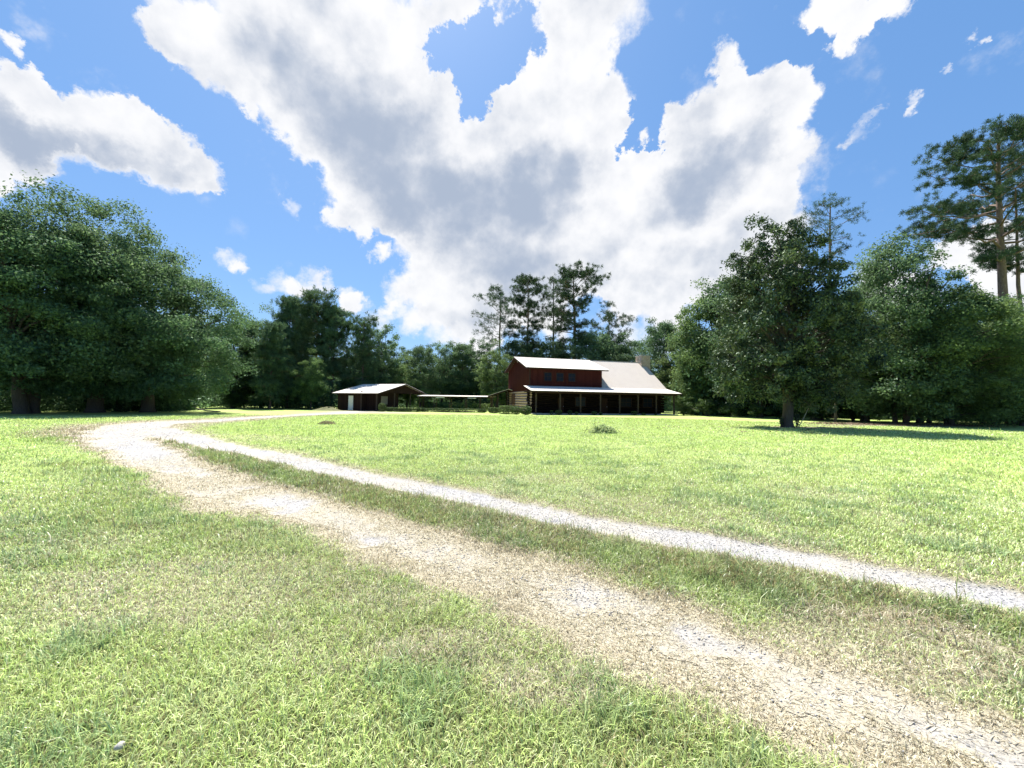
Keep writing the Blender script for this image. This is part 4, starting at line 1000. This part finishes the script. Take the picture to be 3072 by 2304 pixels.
# dirt mound
def mound(name, x, y, sx, sy, sz, label):
    rng = np.random.default_rng(8); V = []; F = []; n, m = 28, 10
    for j in range(m + 1):
        for i in range(n):
            a = i / n * 2 * math.pi; q = j / m; V.append((math.cos(a) * q * sx, math.sin(a) * q * sy, sz * (math.cos(q * math.pi) * .5 + .5) * (1 + .25 * math.sin(a * 3 + q * 5)) - .02 + .02 * rng.random() * (1 - q)))
    for j in range(m):
        for i in range(n): F.append((j*n+i, (j+1)*n+i, (j+1)*n+(i+1)%n, j*n+(i+1)%n))
    mb = MB(); mb.add(V, F); o = mb.build(name, surf('mound_soil', (.07, .085, .03), (.16, .15, .07), .95, 5, bump=.6), None, smooth=True); o.location = (x, y, 0); tag(o, label, 'dirt mound'); return o
mx_, my_ = at(985, 53.5); mound('dirt_mound', mx_, my_, 2.6, 1.6, .45, 'low earth mound under the broad pine left of the shed')
# fallen branch at the oaks
x, y = at(620, 41.5); mb = MB(); mb.tube([(-1.5, .1, .62), (-.8, 0, .34), (0, .05, .17), (.9, -.05, .12), (1.6, 0, .1)], [.03, .05, .07, .07, .05], 7); mb.tube([(-.3, 0, .2), (-.1, .3, .5)], [.03, .01], 5)
fb = mb.build('fallen_branch', surf('bleached_wood', (.2, .17, .14), (.32, .28, .24), .9), None, True); fb.location = (x, y, 0); tag(fb, 'bare grey fallen branch lying right of the oaks', 'branch')
# pale stick leaning on the magnolia, with sprouts
x, y = MAG; mb = MB(); mb.tube([(.45, -.45, 0), (.85, -.5, .75), (1.35, -.5, 1.75)], [.03, .024, .012], 6); st_ = mb.build('broken_stick', surf('pale_stick', (.34, .3, .25), (.45, .4, .34), .9), None, True)
st_.location = (x, y, 0); tag(st_, 'pale broken stick leaning out beside the magnolia trunk', 'stick')
for i, (dx, lb) in enumerate(((-.55, 'leafy sucker shoots at the left of the magnolia trunk'), (.55, 'leafy sucker shoots at the right of the magnolia trunk'))):
    bush('sucker_shoots', 50 + i, (.28, .34)[i], .3, (.95, 1.25)[i], 150, .15, L_MAG, .1, lb, 'shoots', 'sucker shoots round the magnolia trunk', (MAG[0] + dx, MAG[1] - .2), tint0=.5, fill=.9)
# fallen leaves
rng = np.random.default_rng(12); n = 420
P = np.stack([rng.normal(14.5, 6, n), rng.normal(26, 3.5, n), np.full(n, .045)], 1)
V = leaf_quads(rng, P, np.full(n, .15), 1.2, .5)
o = mesh_np('fallen_leaves', V, np.arange(len(V)), np.full(n, 4), surf('dead_leaf', (.10, .07, .045), (.22, .15, .09), .8), None); tag(o, 'brown dead leaves strewn on the lawn left of the magnolia', 'leaves', kind='stuff')
# leaf litter on bare earth below the right grove
n = 5000; P = np.stack([rng.normal(33.5, 3.8, n), rng.normal(34.2, .9, n), np.full(n, .05) + .05 * rng.random(n)], 1)
V = leaf_quads(rng, P, np.full(n, .14), .8, .5)
o = mesh_np('leaf_litter', V, np.arange(len(V)), np.full(n, 4), bpy.data.materials['dead_leaf'], None); tag(o, 'dark brown leaf litter on bare soil below the right grove', 'leaf litter', kind='stuff')
# pale stone in the near grass
x, y = gnd(1098/2212*1000 if False else 358, 2262)
mb = MB()
import bmesh as _b
bm = _b.new(); _b.ops.create_icosphere(bm, subdivisions=3, radius=.02); rs = random.Random(4)
for v in bm.verts: v.co *= 1 + .12 * math.sin(v.co.x * 160 + 1) * math.cos(v.co.y * 130)
me = bpy.data.meshes.new('stone'); bm.to_mesh(me); me.materials.append(CONC); so_ = bpy.data.objects.new('stone', me); COL.objects.link(so_); so_.location = (x, y, .035); so_.scale = (1, 1, .75)
tag(so_, 'small pale stone in the grass at the bottom left', 'stone')
